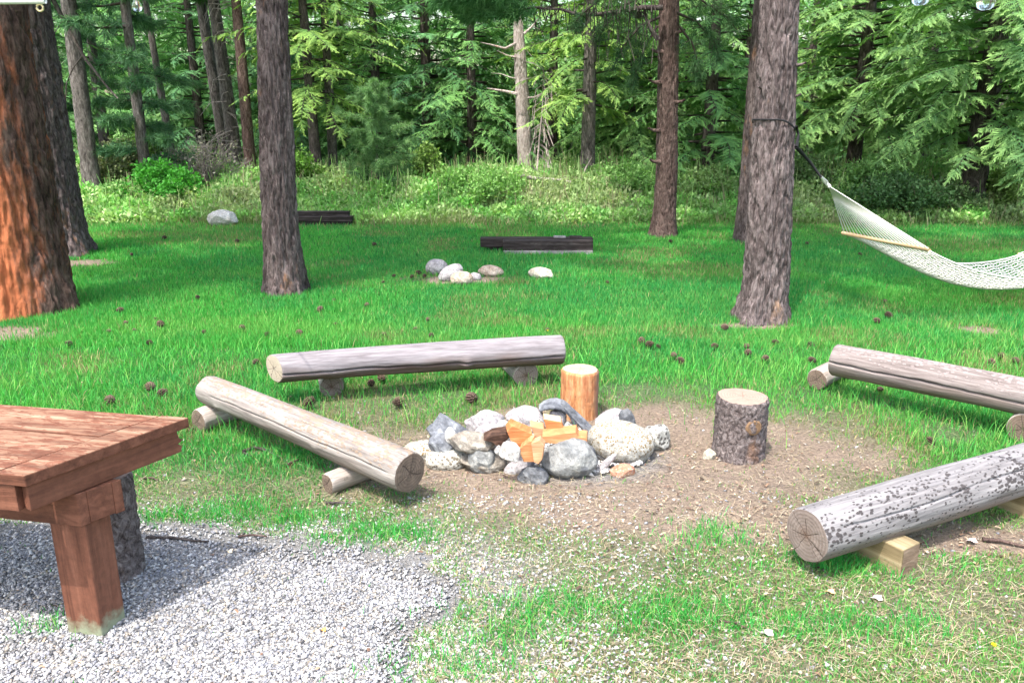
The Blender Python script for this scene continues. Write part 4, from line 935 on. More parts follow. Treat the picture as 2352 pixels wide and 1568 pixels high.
bench('log_bench', A3, B3, .118, .125, 'brownish-grey log bench with a straight split along it, on the grass beyond the bark stump', M_LOG_GREY, M_END_GREY,
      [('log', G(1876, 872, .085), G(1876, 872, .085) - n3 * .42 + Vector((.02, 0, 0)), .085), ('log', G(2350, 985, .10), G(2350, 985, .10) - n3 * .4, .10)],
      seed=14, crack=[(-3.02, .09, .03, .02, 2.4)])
A4 = G(1853, 1229, .205); B4 = A4 + (G(2352, 1078, .225) - A4) * 1.42; B4.z = .23
t4, c4 = bench('log_bench', A4, B4, .128, .134, 'pale log bench peppered with dark bark flecks nearest the camera, resting on sawn blocks', M_LOG_SPOT, M_END_GREY, [], seed=21, crack=[(2.6, .05, .014, .1, 2.1), (2.1, .05, .012, .3, 2.2)], nx=220)
d4 = (B4 - A4).normalized()
def block(parent, c, ctr, rz, L, W, Hh):
    t = MB(); t.prism([(-L / 2, -W / 2), (L / 2, -W / 2), (L / 2, W / 2), (-L / 2, W / 2)], 0, Hh); o = t.build('support_block', M_BLOCK, parent, bevel=.006)
    o.location = Vector(ctr) - c; o.rotation_euler = (0, 0, rz)
    e = MB(); e.add([(L / 2 + .002, -W / 2 + .006, .006), (L / 2 + .002, W / 2 - .006, .006), (L / 2 + .002, W / 2 - .006, Hh - .006), (L / 2 + .002, -W / 2 + .006, Hh - .006)], [[0, 1, 2, 3]]); e.build('cut_end', M_BLOCK_END, o)
bk = G(2092, 1318); block(t4, c4, (bk.x - .10, bk.y + .17, -.01), R(-58), .36, .135, .145)
bk = G(2352, 1190); block(t4, c4, (bk.x + .02, bk.y + .1, -.01), R(-60), .34, .14, .15)

# ------------------------------------------------------------------ stumps
def stump(px, pyb, pyt, w, mat, topmat, label, seed, knot=None, nu=96, depth=.008, cell=(.035, .06), ovr=None, tilt=(0, 0)):
    g = G(px, pyb); d = g.y * math.cos(PITCH) + H * math.sin(PITCH); r = w / 2 / F * d; yc = g.y + r
    h = (V(px, pyt, g.y).z + V(px, pyt, yc).z) / 2 if ovr is None else ovr
    xc = (px - CX) / F * (yc * math.cos(PITCH) + (H - h / 2) * math.sin(PITCH))
    t = thing('stump', (xc, yc, float(terrain(xc, yc))), label, 'stump'); t.rotation_euler = (*tilt, 0)
    zs = np.concatenate([np.arange(-.03, h - .015, .006), [h - .008, h - .003, h]]); th = np.linspace(0, 2 * np.pi, nu, endpoint=False); T, Z = np.meshgrid(th, zs)
    per = int(2 * np.pi * r / cell[0]); q = plates(T / 6.2832 * per + (fbm(T * 2, Z * 9, seed) - .5), Z / cell[1], per, seed)
    rr = r * (1 + .03 * np.cos(2 * T + seed) + .025 * np.cos(3 * T + 2 * seed) + .04 * np.exp(-np.maximum(Z, 0) / .05)) + (np.clip(q * 2.4, 0, 1) - .8) * depth + (fbm(np.cos(T) * 8, Z * 30 + np.sin(T) * 8, seed) - .5) * depth
    if knot: 
        kt, kz, kr, kd = knot; dd = np.hypot(((T - kt + np.pi) % 6.2832 - np.pi) * r, Z - kz); rr += kd * np.exp(-(dd / kr) ** 4) 
    rr -= .010 * sst(h - .012, h, Z)
    v = np.stack([np.cos(T) * rr, np.sin(T) * rr, Z + (Z > h - .1) * .0], -1).reshape(-1, 3); n = len(zs)
    i = np.arange((n - 1) * nu); a = i // nu * nu; k = i % nu; k2 = (k + 1) % nu
    link('bark', mesh_arr('bark', v, np.stack([a + k, a + k2, a + nu + k2, a + nu + k], 1), mat, None, True), t)
    ring = v.reshape(n, nu, 3)[-1]; vv = [[[0, 0, h + .002]]] + [ring * np.array([s, s, 1]) + np.array([0, 0, .002 if s < 1 else 0]) for s in (.25, .5, .75, .93, 1.0)]
    vv = np.concatenate(vv); ff = []
    for k in range(nu):
        ff.append([0, 1 + k, 1 + (k + 1) % nu])
        for g_ in range(4): p0 = 1 + g_ * nu; p1 = p0 + nu; ff += [[p0 + k, p1 + k, p1 + (k + 1) % nu], [p0 + k, p1 + (k + 1) % nu, p0 + (k + 1) % nu]]
    link('cut_top', mesh_arr('cut_top', vv, np.array(ff), topmat, None, True), t)
    return t, r, h
t, r, h = stump(1700, 1068, 923, 122, M_STUMPBARK, M_TOP_PINK, 'bark-covered stump with a pinkish sawn top and a round knot, standing on the bare earth', 3, knot=(-1.38, .235, .045, .012))
k = MB(); a = -1.38; rk = r + .008; nn_ = 20
for j, (q0, off_) in enumerate(((.042, 0),)):
    ctr = Vector((math.cos(a) * rk, math.sin(a) * rk, .235)); ux = Vector((-math.sin(a), math.cos(a), 0)); uy = Vector((0, 0, 1)); nrm = Vector((math.cos(a), math.sin(a), 0))
    pr = [(q0 * .2, .004), (q0 * .55, .002), (q0 * .7, .006), (q0 * .85, .001), (q0, .006), (q0 * 1.25, -.006)]
    v = [ctr + nrm * .003]; f = []
    for rr_, dz_ in pr:
        for s in range(nn_): th = s * 6.2832 / nn_; v.append(ctr + ux * math.cos(th) * rr_ + uy * math.sin(th) * rr_ * .95 + nrm * dz_)
    f += [[0, 1 + s, 1 + (s + 1) % nn_] for s in range(nn_)]
    for g_ in range(len(pr) - 1):
        for s in range(nn_): p0 = 1 + g_ * nn_; p1 = p0 + nn_; f.append([p0 + s, p1 + s, p1 + (s + 1) % nn_, p0 + (s + 1) % nn_])
    k.add(v, f, True)
k.build('knot', endgrain_mat('knot_wood', (.10, .06, .035), (.27, .17, .10), ax='Z', rings=90), t)
def orange_stump_mat():
    t = NT('peeled_orange_wood'); g = t.noise(t.coords((30, 30, 3.5)), 1., 7, .65, .5); n2 = t.noise(t.coords((9, 9, 2.5)), 1., 5, .6); n3 = t.noise(t.coords((60, 60, 16)), 1, 3)
    c = t.ramp(g, [(.3, (.20, .07, .03)), (.48, (.44, .20, .085)), (.7, (.60, .40, .23))])
    c = t.mix(t.ramp(n2, [(.5, 0), (.66, .8)]), c, (.28, .095, .045)); c = t.mix(t.ramp(n3, [(.63, 0), (.70, .8)]), c, (.12, .06, .04)); x, y, z = t.sep(t.coords())
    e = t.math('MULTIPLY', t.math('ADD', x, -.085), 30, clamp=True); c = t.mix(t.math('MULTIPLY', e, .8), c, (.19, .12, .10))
    t.base(c); t.rough(.8); t.bump(g, .5, .01); return t.m
stump(1332, 968, 853, 87, orange_stump_mat(), M_TOP_CREAM, 'peeled orange-wood stump with a cream sawn top behind the fire pit', 8, depth=.004, cell=(.02, .12))
stump(256, 1350, 1122, 112, M_STUMPBARK, M_TOP_PINK, 'dark bark-covered stump on the gravel half hidden behind the table post', 12, ovr=.495)

# ------------------------------------------------------------------ rocks
ICO = None
def ico():
    global ICO
    if ICO is None:
        import bmesh
        b = bmesh.new(); bmesh.ops.create_icosphere(b, subdivisions=5, radius=1); b.verts.index_update()
        ICO = (np.array([v.co[:] for v in b.verts]), np.array([[v.index for v in f.verts] for f in b.faces])); b.free()
    return ICO
def rock_mesh(seed, sx, sy, sz, angular, cuts=None, lump=.16):
    v, f = ico(); rg = np.random.default_rng(seed); v = v.copy()
    if angular:
        for k in range(int(10 + angular * 8)):
            n = rg.normal(size=3); n /= np.linalg.norm(n); d = 1 - angular * (.16 + .36 * rg.random()); e = v @ n - d; v = v - n[None] * np.maximum(e, 0)[:, None] * .96
    if cuts:
        for n, d in cuts:
            n = np.array(n, float); n /= np.linalg.norm(n); e = v @ n - d; v = v - n[None] * np.maximum(e, 0)[:, None] * .97
    u = v / (np.linalg.norm(v, axis=1)[:, None]); 
    nz = lambda s, sd: (fbm(u[:, 0] * s + u[:, 2] * s * .7 + 11, u[:, 1] * s - u[:, 2] * s * .6 + 5, sd, 4) - .5)
    v = v * (1 + lump * 2 * nz(1.3, seed) + .07 * nz(5, seed + 3) + .03 * nz(14, seed + 5))[:, None]
    m0, m1 = v.min(0), v.max(0); v = (v - (m0 + m1) / 2) / ((m1 - m0) / 2)
    return v * np.array([sx, sy, sz]), f
def rock(x0, y0, x1, y1, mat, label, seed, angular=0, dep=.9, group='stones ringing the fire pit', cat='rock', name='rock', tilt=0, Yc=None, zb=None, cuts=None, lump=.16, back=0, rz=None):
    """x0..x1, y0..y1: outline of the stone; its foot stands on the ground unless Yc (distance) is given"""
    if Yc is None:
        g = G((x0 + x1) / 2, y1); d = g.y * math.cos(PITCH) + H * math.sin(PITCH); w = (x1 - x0) / F * d; Yc = g.y + w * dep * .42 + back
        zb = -.035
    else:
        d = Yc * math.cos(PITCH) + (H - .1) * math.sin(PITCH); w = (x1 - x0) / F * d; zb = V(0, y1, Yc - w * dep * .3).z if zb is None else zb
    zt = V(0, y0, Yc + w * dep * .12).z; h = max(zt - zb, .04)
    q = V((x0 + x1) / 2, (y0 + y1) / 2, Yc); a, b = w / 2, h / 2; dp = w * dep / 2
    c, s = math.cos(tilt), math.sin(tilt)
    if tilt:  # long axis tilted: choose half-lengths whose rotated outline has the wanted size
        den = c ** 4 - s ** 4
        A2_, B2_ = a * a, b * b; L2 = (A2_ * c * c - B2_ * s * s) / den; S2 = (B2_ * c * c - A2_ * s * s) / den
        a = math.sqrt(max(L2, (.35 * a) ** 2)); b = math.sqrt(max(S2, (.28 * max(a, b)) ** 2)); dp = min(dp, a)
    v, f = rock_mesh(seed, a, dp, b, angular, cuts, lump)
    if tilt: v = np.stack([v[:, 0] * c + v[:, 2] * s, v[:, 1], -v[:, 0] * s + v[:, 2] * c], 1)
    o = link(name, mesh_arr(name, v, f, RM[mat] if isinstance(mat, str) else mat, None, True)); o.location = (q.x, Yc, zb + h / 2 + float(terrain(q.x, Yc)))
    return tag(o, label, cat, group)
def rz_(u0, v0, u1, v1, *a, **k):  # close-up coordinates of the fire pit
    return rock(882 + u0 * .29167, 845.25 + v0 * .29167, 882 + u1 * .29167, 845.25 + v1 * .29167, *a, **k)
rz_(1600, 405, 2140, 772, 'cream', 'biggest boulder of the fire ring, rounded cream with a tan speckled top', 1, .12, .85, lump=.07, tilt=.18)
rz_(1228, 545, 1690, 886, 'grey', 'large rounded grey boulder at the front of the fire ring', 2, .35, .75, lump=.08)
rz_(2040, 448, 2255, 662, 'mottle', 'white mottled angular stone tucked behind the big cream boulder', 3, .6, .9)
rz_(1640, 680, 1812, 838, 'lilac', 'small smooth pale grey oblong stone between the grey boulder and the cream boulder', 4, 0, .6, tilt=.75, lump=.05)
rz_(1780, 755, 1978, 866, 'salmon', 'flat salmon-orange stone in front of the cream boulder', 5, .5, .8, tilt=-.25)
rz_(943, 683, 1192, 836, 'lilac', 'tilted lilac-grey oblong stone left of the grey boulder', 6, 0, .55, tilt=-.5, lump=.06)
rz_(1045, 765, 1300, 912, 'dark', 'low dark slab with a pale rim lying lowest at the front of the ring', 7, .5, .6)
rz_(598, 655, 975, 832, 'tan', 'brown-grey jagged stone right of the cream spotted oval stone', 8, .65, .6)
rz_(322, 608, 658, 803, 'spot', 'pale oval stone covered in dark spots beside the log end', 9, .05, .7, lump=.06)
rz_(150, 556, 470, 730, 'cream', 'cream stone with brown stains peeping over the end of the tan log', 10, .15, .7, lump=.08)
rz_(500, 482, 900, 662, 'tan', 'long grey-tan stone slab lying across the left side of the ring', 11, .5, .55, Yc=4.36, zb=.10, tilt=.08)
rz_(345, 500, 560, 612, 'blue', 'small blue-grey stone at the left end of the long slab', 12, .5, .7, Yc=4.42, zb=.04)
rz_(335, 335, 680, 580, 'blue', 'pointed pyramid stone with a blue-black face at the far left of the ring', 13, .75, .7, Yc=4.62, zb=-.02)
rz_(478, 455, 568, 512, 'white', 'small white stone sitting in front of the pyramid stone', 14, .2, .8, Yc=4.40, zb=.145)
rz_(632, 312, 960, 520, 'lilac', 'rough whitish block right of the pyramid stone', 15, .5, .7, Yc=4.92, zb=-.02, lump=.22)
rz_(880, 395, 1010, 490, 'white', 'crumbly white lump in front of the rough whitish block', 16, .4, .8, Yc=4.70, zb=.02, lump=.25)
rz_(955, 278, 1275, 475, 'lilac', 'pale layered block at the back of the ring', 17, .6, .7, Yc=5.0, zb=-.02)
rz_(1290, 320, 1440, 450, 'lilac', 'pale rock under the curved dark stone', 18, .5, .8, Yc=4.96, zb=-.02)
rz_(905, 575, 1075, 745, 'white', 'white angular shard standing in front of the firewood', 19, .85, .45, Yc=4.14)
rz_(1480, 318, 1700, 520, 'blue', 'blue-grey shard leaning up beside the orange stump', 20, .6, .4, Yc=4.68, zb=.02, tilt=-.75)
rz_(1660, 322, 1960, 500, 'lilac', 'lavender-grey rock at the back right of the ring', 21, .45, .7, Yc=4.92, zb=-.02)
rz_(1830, 318, 2000, 450, 'dark', 'dark pointed facet of stone against the lavender-grey rock', 22, .85, .5, Yc=4.86, zb=.0)
rz_(868, 606, 925, 690, 'white', 'thin white chip of stone beside the standing shard', 23, .8, .5, Yc=4.16)
rz_(1130, 385, 1290, 520, 'mottle', 'ash-covered pale rock behind the firewood', 24, .5, .8, Yc=4.74, zb=-.02)
rz_(1400, 420, 1520, 520, 'mottle', 'ash-grey rubble stone right of the firewood', 25, .6, .8, Yc=4.66, zb=-.02)
rz_(690, 430, 900, 520, 'lilac', 'small grey-pink stone inside the ring behind the long slab', 26, .4, .8, Yc=4.62, zb=-.02)
rz_(1560, 600, 1680, 700, 'dark', 'dark stone wedged between the grey boulder and the cream boulder', 27, .4, .7, Yc=4.32, zb=-.02)
rz_(660, 600, 880, 700, 'grey', 'grey stone showing in the gap under the long slab', 28, .4, .7, Yc=4.32, zb=-.02)
# curved dark stone: a thick arched slab
def arch_stone():
    Yc = 4.98; pts = []
    for u, v in [(1228, 300), (1262, 278), (1310, 264), (1360, 262), (1410, 276), (1450, 305), (1480, 350), (1496, 410)]:
        pts.append(V(882 + u * .29167, 845.25 + v * .29167 + 5, Yc))
    c = V(1276, 952, Yc); c.z = 0; v = []; f = []; nseg = 14; n0 = len(pts); m = 40
    P = np.array([p[:] for p in pts]); tt = np.linspace(0, n0 - 1, m); P = np.stack([np.interp(tt, range(n0), P[:, k]) for k in range(3)], 1) - np.array(c[:])
    for i in range(m):
        tn = P[min(i + 1, m - 1)] - P[max(i - 1, 0)]; tn /= np.linalg.norm(tn); nrm = np.array([-tn[2], 0, tn[0]]); taper = .55 + .45 * math.sin(math.pi * (i + 2) / (m + 3))
        for k in range(nseg):
            a = k * 6.2832 / nseg; q = .024 * taper * (1 + .25 * (float(vnoise(i * .5, k * 1.1, 3)) - .5)); dy = .085 * taper
            v.append(P[i] + nrm * math.copysign(abs(math.sin(a)) ** .7, math.sin(a)) * q + np.array([0, 1, 0]) * math.copysign(abs(math.cos(a)) ** .6, math.cos(a)) * dy)
    for i in range(m - 1):
        for k in range(nseg): f.append([i * nseg + k, i * nseg + (k + 1) % nseg, (i + 1) * nseg + (k + 1) % nseg, (i + 1) * nseg + k])
    mb = MB(); mb.add(v, f, True); mb.add([v[k] for k in range(nseg)], [list(range(nseg))]); mb.add([v[-nseg + k] for k in range(nseg)], [list(range(nseg))[::-1]])
    o = mb.build('rock', RM['blue']); o.location = c; tag(o, 'curved blue-black slab arching over a pale rock at the back of the ring', 'rock', 'stones ringing the fire pit')
arch_stone()
rock(1613, 1030, 1645, 1058, 'pale', 'small cream stone against the foot of the bark stump', 31, .5, .8, group='loose stones')
# far fire ring
for i, (x0, y0, x1, y1, m, lb, an, tl) in enumerate([(976, 595, 1031, 648, 'lilac', 'roundest and tallest grey boulder of the far stone ring on the lawn', .1, 0), (1006, 605, 1064, 652, 'lilac', 'second pale grey boulder in front of the tallest one in the far stone ring', .1, -.5),
        (1034, 621, 1088, 656, 'peach', 'peach-coloured stone in the front of the far stone ring', .1, 0), (1097, 608, 1159, 640, 'peach', 'flattish pinkish stone lying on bare earth in the far ring', .2, .1), (1212, 612, 1273, 645, 'pale', 'cream stone lying apart at the right end of the far ring', .4, .15), (1078, 625, 1106, 648, 'lilac', 'little grey stone between the peach stone and the flattish pinkish stone', .4, 0)]):
    rock(x0, y0, x1, y1, m, lb, 40 + i, an, .8, group='stones of the far fire ring', lump=.07, tilt=tl, back=(.5, .15, 0, .15, .1, .1)[i])
rock(474, 481, 546, 520, 'white', 'whitish boulder at the far edge of the lawn left of the middle pine', 51, .5, .6, group='loose stones')
rock(1203, 486, 1220, 500, 'white', 'small white stone in the brush beyond the far timbers', 52, .3, .8, group='loose stones')
for i, (px, py, sz, m, lb) in enumerate([(1494, 1508, 17, 'pale', 'cream pebble in the thin grass left of the far-right flecked log'), (1640, 1378, 22, 'pale', 'small cream stone in the worn grass in front of the flecked log end'), (1704, 1528, 18, 'white', 'round white pebble at the bottom of the worn grass'), (1745, 1405, 9, 'white', 'tiny white pebble in the worn grass below the flecked log'), (1800, 1502, 16, 'lilac', 'greyish pebble near the bottom of the worn grass'), (1990, 1410, 12, 'white', 'white pebble left below the sawn block')]):
    rock(px - sz / 2, py - sz * .65, px + sz / 2, py, m, lb, 60 + i, .4, .8, group='loose stones', name='pebble', cat='pebble')

# ash bed and coals of the pit
rng = np.random.default_rng(91); n = 1500; a_ = rng.random(n) * 6.28; rr_ = .42 * np.sqrt(rng.random(n)); x = PIT[0] + np.cos(a_) * rr_; y = PIT[1] + .06 + np.sin(a_) * rr_ * .85
ac = np.array([[.62, .60, .58], [.45, .43, .42], [.74, .72, .70], [.10, .09, .09]])[rng.choice(4, n, p=[.35, .25, .25, .15])]
pb = chips(x, y, .006 + .022 * rng.random(n) ** 2, ac, .012); tag(link('ash_rubble', mesh_arr('ash_rubble', *pb[:2], M_STONEBIT, pb[2])), kind='stuff')

# ------------------------------------------------------------------ firewood
def wedge(name, Yc, face, depth, dirv, label, ends=None, mat=None):
    """split log: face outline given in close-up coordinates at distance Yc, extruded along dirv"""
    P = [V(882 + u * .29167, 845.25 + v * .29167, Yc) for u, v in face]; c = sum(P, Vector()) / len(P); n = len(P); D = Vector(dirv).normalized() * depth
    m = MB(); a = [p - c for p in P]; b = [p - c + D for p in P]
    m.add(a + b, [list(range(n)), list(range(n, 2 * n))[::-1]] + [[i, n + i, n + (i + 1) % n, (i + 1) % n] for i in range(n)])
    o = m.build(name, mat or M_FIREWOOD, bevel=.004); o.location = c; tag(o, label, 'firewood', 'firewood in the pit')
    return o, a, b
def strip_face(o, pts, mat, name, off):
    m = MB(); off = Vector(off); m.add([Vector(p) + off for p in pts], [list(range(len(pts)))]); m.build(name, mat, o)
wedge('firewood', 4.24, [(968, 500), (1010, 452), (1172, 520), (1150, 575), (1065, 628), (1005, 590)], .09, (-.1, .9, .12), 'bright orange split log with a blunt end leaning left in the pit')
wedge('firewood', 4.17, [(1060, 640), (1140, 575), (1165, 575), (1195, 740), (1100, 740)], .08, (.2, .8, .1), 'orange split log standing lowest behind the white shard', mat=M_FIREWOOD_TAN)
wedge('firewood', 4.14, [(1158, 590), (1222, 566), (1262, 612), (1245, 720), (1215, 757), (1180, 742)], .10, (.1, .8, -.1), 'pale-edged orange split log next to the grey boulder', mat=M_FIREWOOD_PALE)
o, a, b = wedge('firewood', 4.42, [(1258, 405), (1400, 430), (1432, 520), (1292, 532)], .07, (-.05, .9, .16), 'topmost orange block with a cream sawn top in the middle of the pit')
wt = MB(); top = [a[0], a[1], b[1], b[0]]; nrm = (a[1] - a[0]).cross(b[0] - a[0]).normalized(); nrm = nrm if nrm.z > 0 else -nrm
ctr = sum(top, Vector()) / 4; wt.add([ctr + (p - ctr) * .96 + nrm * .003 for p in top], [[0, 1, 2, 3]]); wt.build('cut_end', M_FIREWOOD_END, o)
wedge('firewood', 4.34, [(1242, 540), (1420, 515), (1510, 505), (1530, 545), (1600, 550), (1600, 600), (1500, 610), (1270, 590)], .10, (.1, .9, .1), 'long orange split log lying behind the grey boulder', mat=M_FIREWOOD_TAN)
wedge('firewood', 4.44, [(1150, 458), (1258, 476), (1292, 548), (1190, 542)], .07, (0, .9, .2), 'short pale orange piece between the blunt log and the topmost block', mat=M_FIREWOOD_PALE)
wedge('firewood', 4.27, [(780, 570), (850, 535), (960, 515), (990, 545), (930, 610), (900, 622), (850, 585)], .10, (0, .9, .1), 'charred dark brown log end lying on the long slab', mat=M_CHAR)

# ------------------------------------------------------------------ timbers at the back
def timber(name, x0, x1, ytop, ybot, Y, dep, mat, parent, c, rz=0):
    p0, p1 = V(x0, ybot, Y), V(x1, ybot, Y); zt, zb = V(0, ytop, Y).z, V(0, ybot, Y).z
    zb = max(zb, -.03)
    L = p1.x - p0.x; m = MB(); n = 14; rg = random.Random(int(x0))
    for i in range(n):
        pass
    m.prism([(0, 0)] + [(L * i / n, -.012 * rg.random()) for i in range(1, n)] + [(L, 0), (L, dep)] + [(L * i / n, dep + .012 * rg.random()) for i in range(n - 1, 0, -1)] + [(0, dep)], 0, zt - zb)
    o = m.build(name, mat, parent, bevel=.012); o.location = Vector((p0.x, Y, zb)) - c; o.rotation_euler = (0, 0, rz); return o
g = G(1258, 584); c = Vector((g.x, g.y, 0)); t = thing('timber_bench', c, 'low bench of dark railway timbers on the lawn beyond the far stone ring', 'timber bench')
timber('timber', 1155, 1362, 553, 576, g.y + .02, .2, M_RAILTIE, t, c); timber('weathered_base', 1156, 1362, 576, 587, g.y - .01, .23, M_RAILTIE_GREY, t, c)
timber('timber', 1103, 1362, 547, 568, g.y + .26, .2, M_RAILTIE, t, c)
timber('loose_board', 1272, 1300, 543, 549, g.y + .3, .12, M_RAILTIE_GREY, t, c); timber('loose_board', 1308, 1338, 543, 549, g.y + .3, .14, M_RAILTIE, t, c)
timber('rear_support', 1118, 1150, 566, 590, g.y + .30, .14, M_RAILTIE, t, c)
g = G(745, 518); c = Vector((g.x, g.y, 0)); t = thing('timber_stack', c, 'stack of dark railway timbers behind the middle pine at the edge of the brush', 'timber stack')
timber('timber', 640, 808, 497, 509, g.y, .22, M_RAILTIE, t, c); timber('timber', 640, 808, 509.5, 522, g.y + .03, .22, M_RAILTIE, t, c); timber('timber', 640, 800, 486, 496.5, g.y + .08, .2, M_RAILTIE, t, c)

# ------------------------------------------------------------------ table
zt = .80; N_ = G(55, 1092, zt); F_c = G(433, 958, zt); ea = (F_c - N_).normalized(); La = (F_c - N_).length; eb = Vector((-.983, .185, 0)); c = Vector((-1.75, 2.85, 0))
tb = thing('table', c, 'red-brown stained wooden table with flaking top and a thick square post at the left', 'table')
def par(t0, t1, s0, s1):
    """corner points: t across from the angled end edge (along eb), s along the end edge"""
    return [tuple((N_ + ea * s + eb * t - c)[:2]) for s, t in ((s0, t0), (s1, t0), (s1, t1), (s0, t1))]
th_ = .045
top = MB(); wb = .135; gap = .008
def plank(poly, z0, z1): top.prism(poly[::-1] if (Vector((*poly[1], 0)) - Vector((*poly[0], 0))).cross(Vector((*poly[2], 0)) - Vector((*poly[1], 0))).z < 0 else poly, z0, z1)
plank(par(0, wb - gap, 0, La), zt - th_, zt)
ns = 5
for i in range(ns): plank(par(wb, 1.9, La * i / ns + gap / 2, La * (i + 1) / ns - gap / 2), zt - th_ - .001 * (i % 2), zt - .0015 * ((i * 7) % 3))
to = top.build('tabletop', M_STAIN_WORN, tb, bevel=.004)
rot = math.atan2(eb.y, eb.x)
# orient the grain: table-top object rotated so that its local X runs along the planks
for v in to.data.vertices:
    v.co = Matrix.Rotation(-rot, 3, 'Z') @ v.co
to.rotation_euler = (0, 0, rot)
def board(name, p, u, L, th, z0, z1, mat=M_STAIN, jag=False, bev=.003):
    """board from p along u, thickness th to its left"""
    u = Vector(u).normalized(); m = MB(); zz = z1 - z0
    if jag:
        prof = [(0, 0), (L - .02, 0), (L - .012, zz * .25), (L - .03, zz * .38), (L - .004, zz * .5), (L - .022, zz * .62), (L - .03, zz), (0, zz)]
        n = len(prof); v = [(x, 0, z) for x, z in prof] + [(x, th, z) for x, z in prof]; m.add(v, [list(range(n)), list(range(n, 2 * n))[::-1]] + [[i, n + i, n + (i + 1) % n, (i + 1) % n] for i in range(n)])
    else: m.prism([(0, 0), (L, 0), (L, th), (0, th)], 0, zz)
    o = m.build(name, mat, tb, bevel=bev); o.location = Vector((p.x, p.y, z0)) - c; o.rotation_euler = (0, 0, math.atan2(u.y, u.x)); return o
za = zt - th_
inn = Vector((-ea.y, ea.x, 0)); inn = inn if inn.dot(eb) > 0 else -inn
ap = N_ + ea * .012 + inn * .022
board('apron', ap, ea, La - .03, .04, za - .105, za - .002, jag=True)
board('apron', ap + inn * .042 + ea * .004 , eb, 1.75, .032, za - .105, za - .002)
pN = G(236, 1467, 0); bd = Vector((.63, .777, 0)).normalized(); 
zb0, zb1 = za - .245, za - .108
bp = Vector((pN.x - .004, pN.y - .014, zb0)); bl_ = .17
for k, (o0, w_) in enumerate(((0, .036), (.038, .094), (.134, .036))):
    m = MB(); p0 = bp + bd * o0 - c; q = [p0, p0 + bd * w_, p0 + bd * w_ + eb * 1.6, p0 + eb * 1.6]
    m.prism([tuple(v[:2]) for v in q], zb0 + (.004 if k == 1 else 0), zb1); m.build('beam_board', M_STAIN, tb, bevel=.003)
m = MB(); pw = .158; e1 = Vector((-.98, .19, 0)); e2 = Vector((.25, .968, 0)); q = [pN, pN + e2 * .135, pN + e2 * .135 + e1 * pw, pN + e1 * pw]
m.prism([tuple((v - c)[:2]) for v in q], -.03, zb0 - .002); post = m.build('leg', M_STAIN_POST, tb, bevel=.007)
m = MB(); q = [v + eb * 1.35 for v in q]; m.prism([tuple((v - c)[:2]) for v in q], -.03, zb0 - .002); m.build('leg', M_STAIN_POST, tb, bevel=.007)

# ------------------------------------------------------------------ hammock
dirh = Vector((.966, .259, 0)); perp = Vector((-.259, .966, 0)); o_t = Vector((2.6, 8.0, 0))
def HP(t, s, z): p = o_t + dirh * t + perp * s; p.z = z; return p
hc = HP(2.6, 0, 0); hm = thing('hammock', hc, 'white rope hammock with wooden spreader bar slung from the strapped pine', 'hammock')
bars = []
t1_, t2_ = 1.416, 4.0; z1_, z2_ = .80, .45; hw = .66
m = MB(); m.tube([HP(t1_, hw, z1_ + .0) - hc, HP(t1_, -hw, z1_) - hc], .019, 10); m.build('spreader_bar', M_BAR, hm)
m = MB(); m.tube([HP(t2_, hw, z2_) - hc, HP(t2_, -hw, z2_) - hc], .019, 10); m.build('spreader_bar', M_BAR, hm)
kn = V(1905, 428, 8.15); kn2 = HP(5.35, 0, 1.05)
nfan = 22
def fan(t_, z_, k, name):
    m = MB()
    for i in range(nfan): s = -hw * .97 + 2 * hw * .97 * i / (nfan - 1); m.tube([k - hc, HP(t_, s, z_ + .015) - hc], .0050, 4, False)
    return m.build(name, M_ROPE, hm)
fan(t1_, z1_, kn, 'fan_rope'); fan(t2_, z2_, kn2, 'fan_rope')
def bed(u, s):
    """u 0..1 along, s -1..1 across"""
    z = z1_ + (z2_ - z1_) * u; sag = 4 * u * (1 - u); e = sag * .20; mid = (1 - s * s) * (.18 * sag + .02)
    w = hw * (.95 - .14 * sag)
    return HP(t1_ + (t2_ - t1_) * u, s * w, z - e - mid) - hc
m = MB(); nl = 26; nu_ = 30
for i in range(nl):
    s = -1 + 2 * i / (nl - 1); m.tube([bed(u / nu_, max(-1, min(1, s + (.22 * (2 / (nl - 1)) * (1 if (u % 2) else -1) if 0 < u < nu_ and 0 < i < nl - 1 else 0)))) for u in range(nu_ + 1)], .0074 if 0 < i < nl - 1 else .010, 4, False)
for j in range(1, 54):
    u = j / 54; m.tube([bed(u + .006 * (1 if k % 2 else -1), -1 + 2 * k / 26) for k in range(27)], .0054, 3, False)
m.build('rope_net', M_ROPE, hm)
# knot, black rope and strap
m = MB(); kk = [V(1886, 407, 8.1), V(1893, 415, 8.12), V(1899, 422, 8.14), kn]
m.tube([p - hc for p in kk], [.014, .022, .016, .020], 8); m.tube([kk[0] - hc + Vector((0, 0, .01)), kk[1] - hc + Vector((.03, -.02, -.01)), kk[2] - hc + Vector((-.02, -.02, 0)), kn - hc], [.008] * 4, 6); m.build('knot', M_ROPE, hm)
m = MB(); m.tube([V(1829, 338, 7.98) - hc, V(1860, 372, 8.03) - hc, kk[0] - hc], [.020, .015, .012], 8); m.build('rope', M_STRAP, hm)
ctr_ = Vector((2.615, 8.12)); rs = .205; pts = []
for k in range(37):
    a = R(-360 * k / 36 + 10); zz = 2.045 - .10 * max(0, math.cos(a - R(-10))) ** 2 - .05 * (math.sin(a) > .2) * math.sin(a)
    pts.append((ctr_.x + math.cos(a) * rs, ctr_.y + math.sin(a) * rs, zz))
v = []; f = []
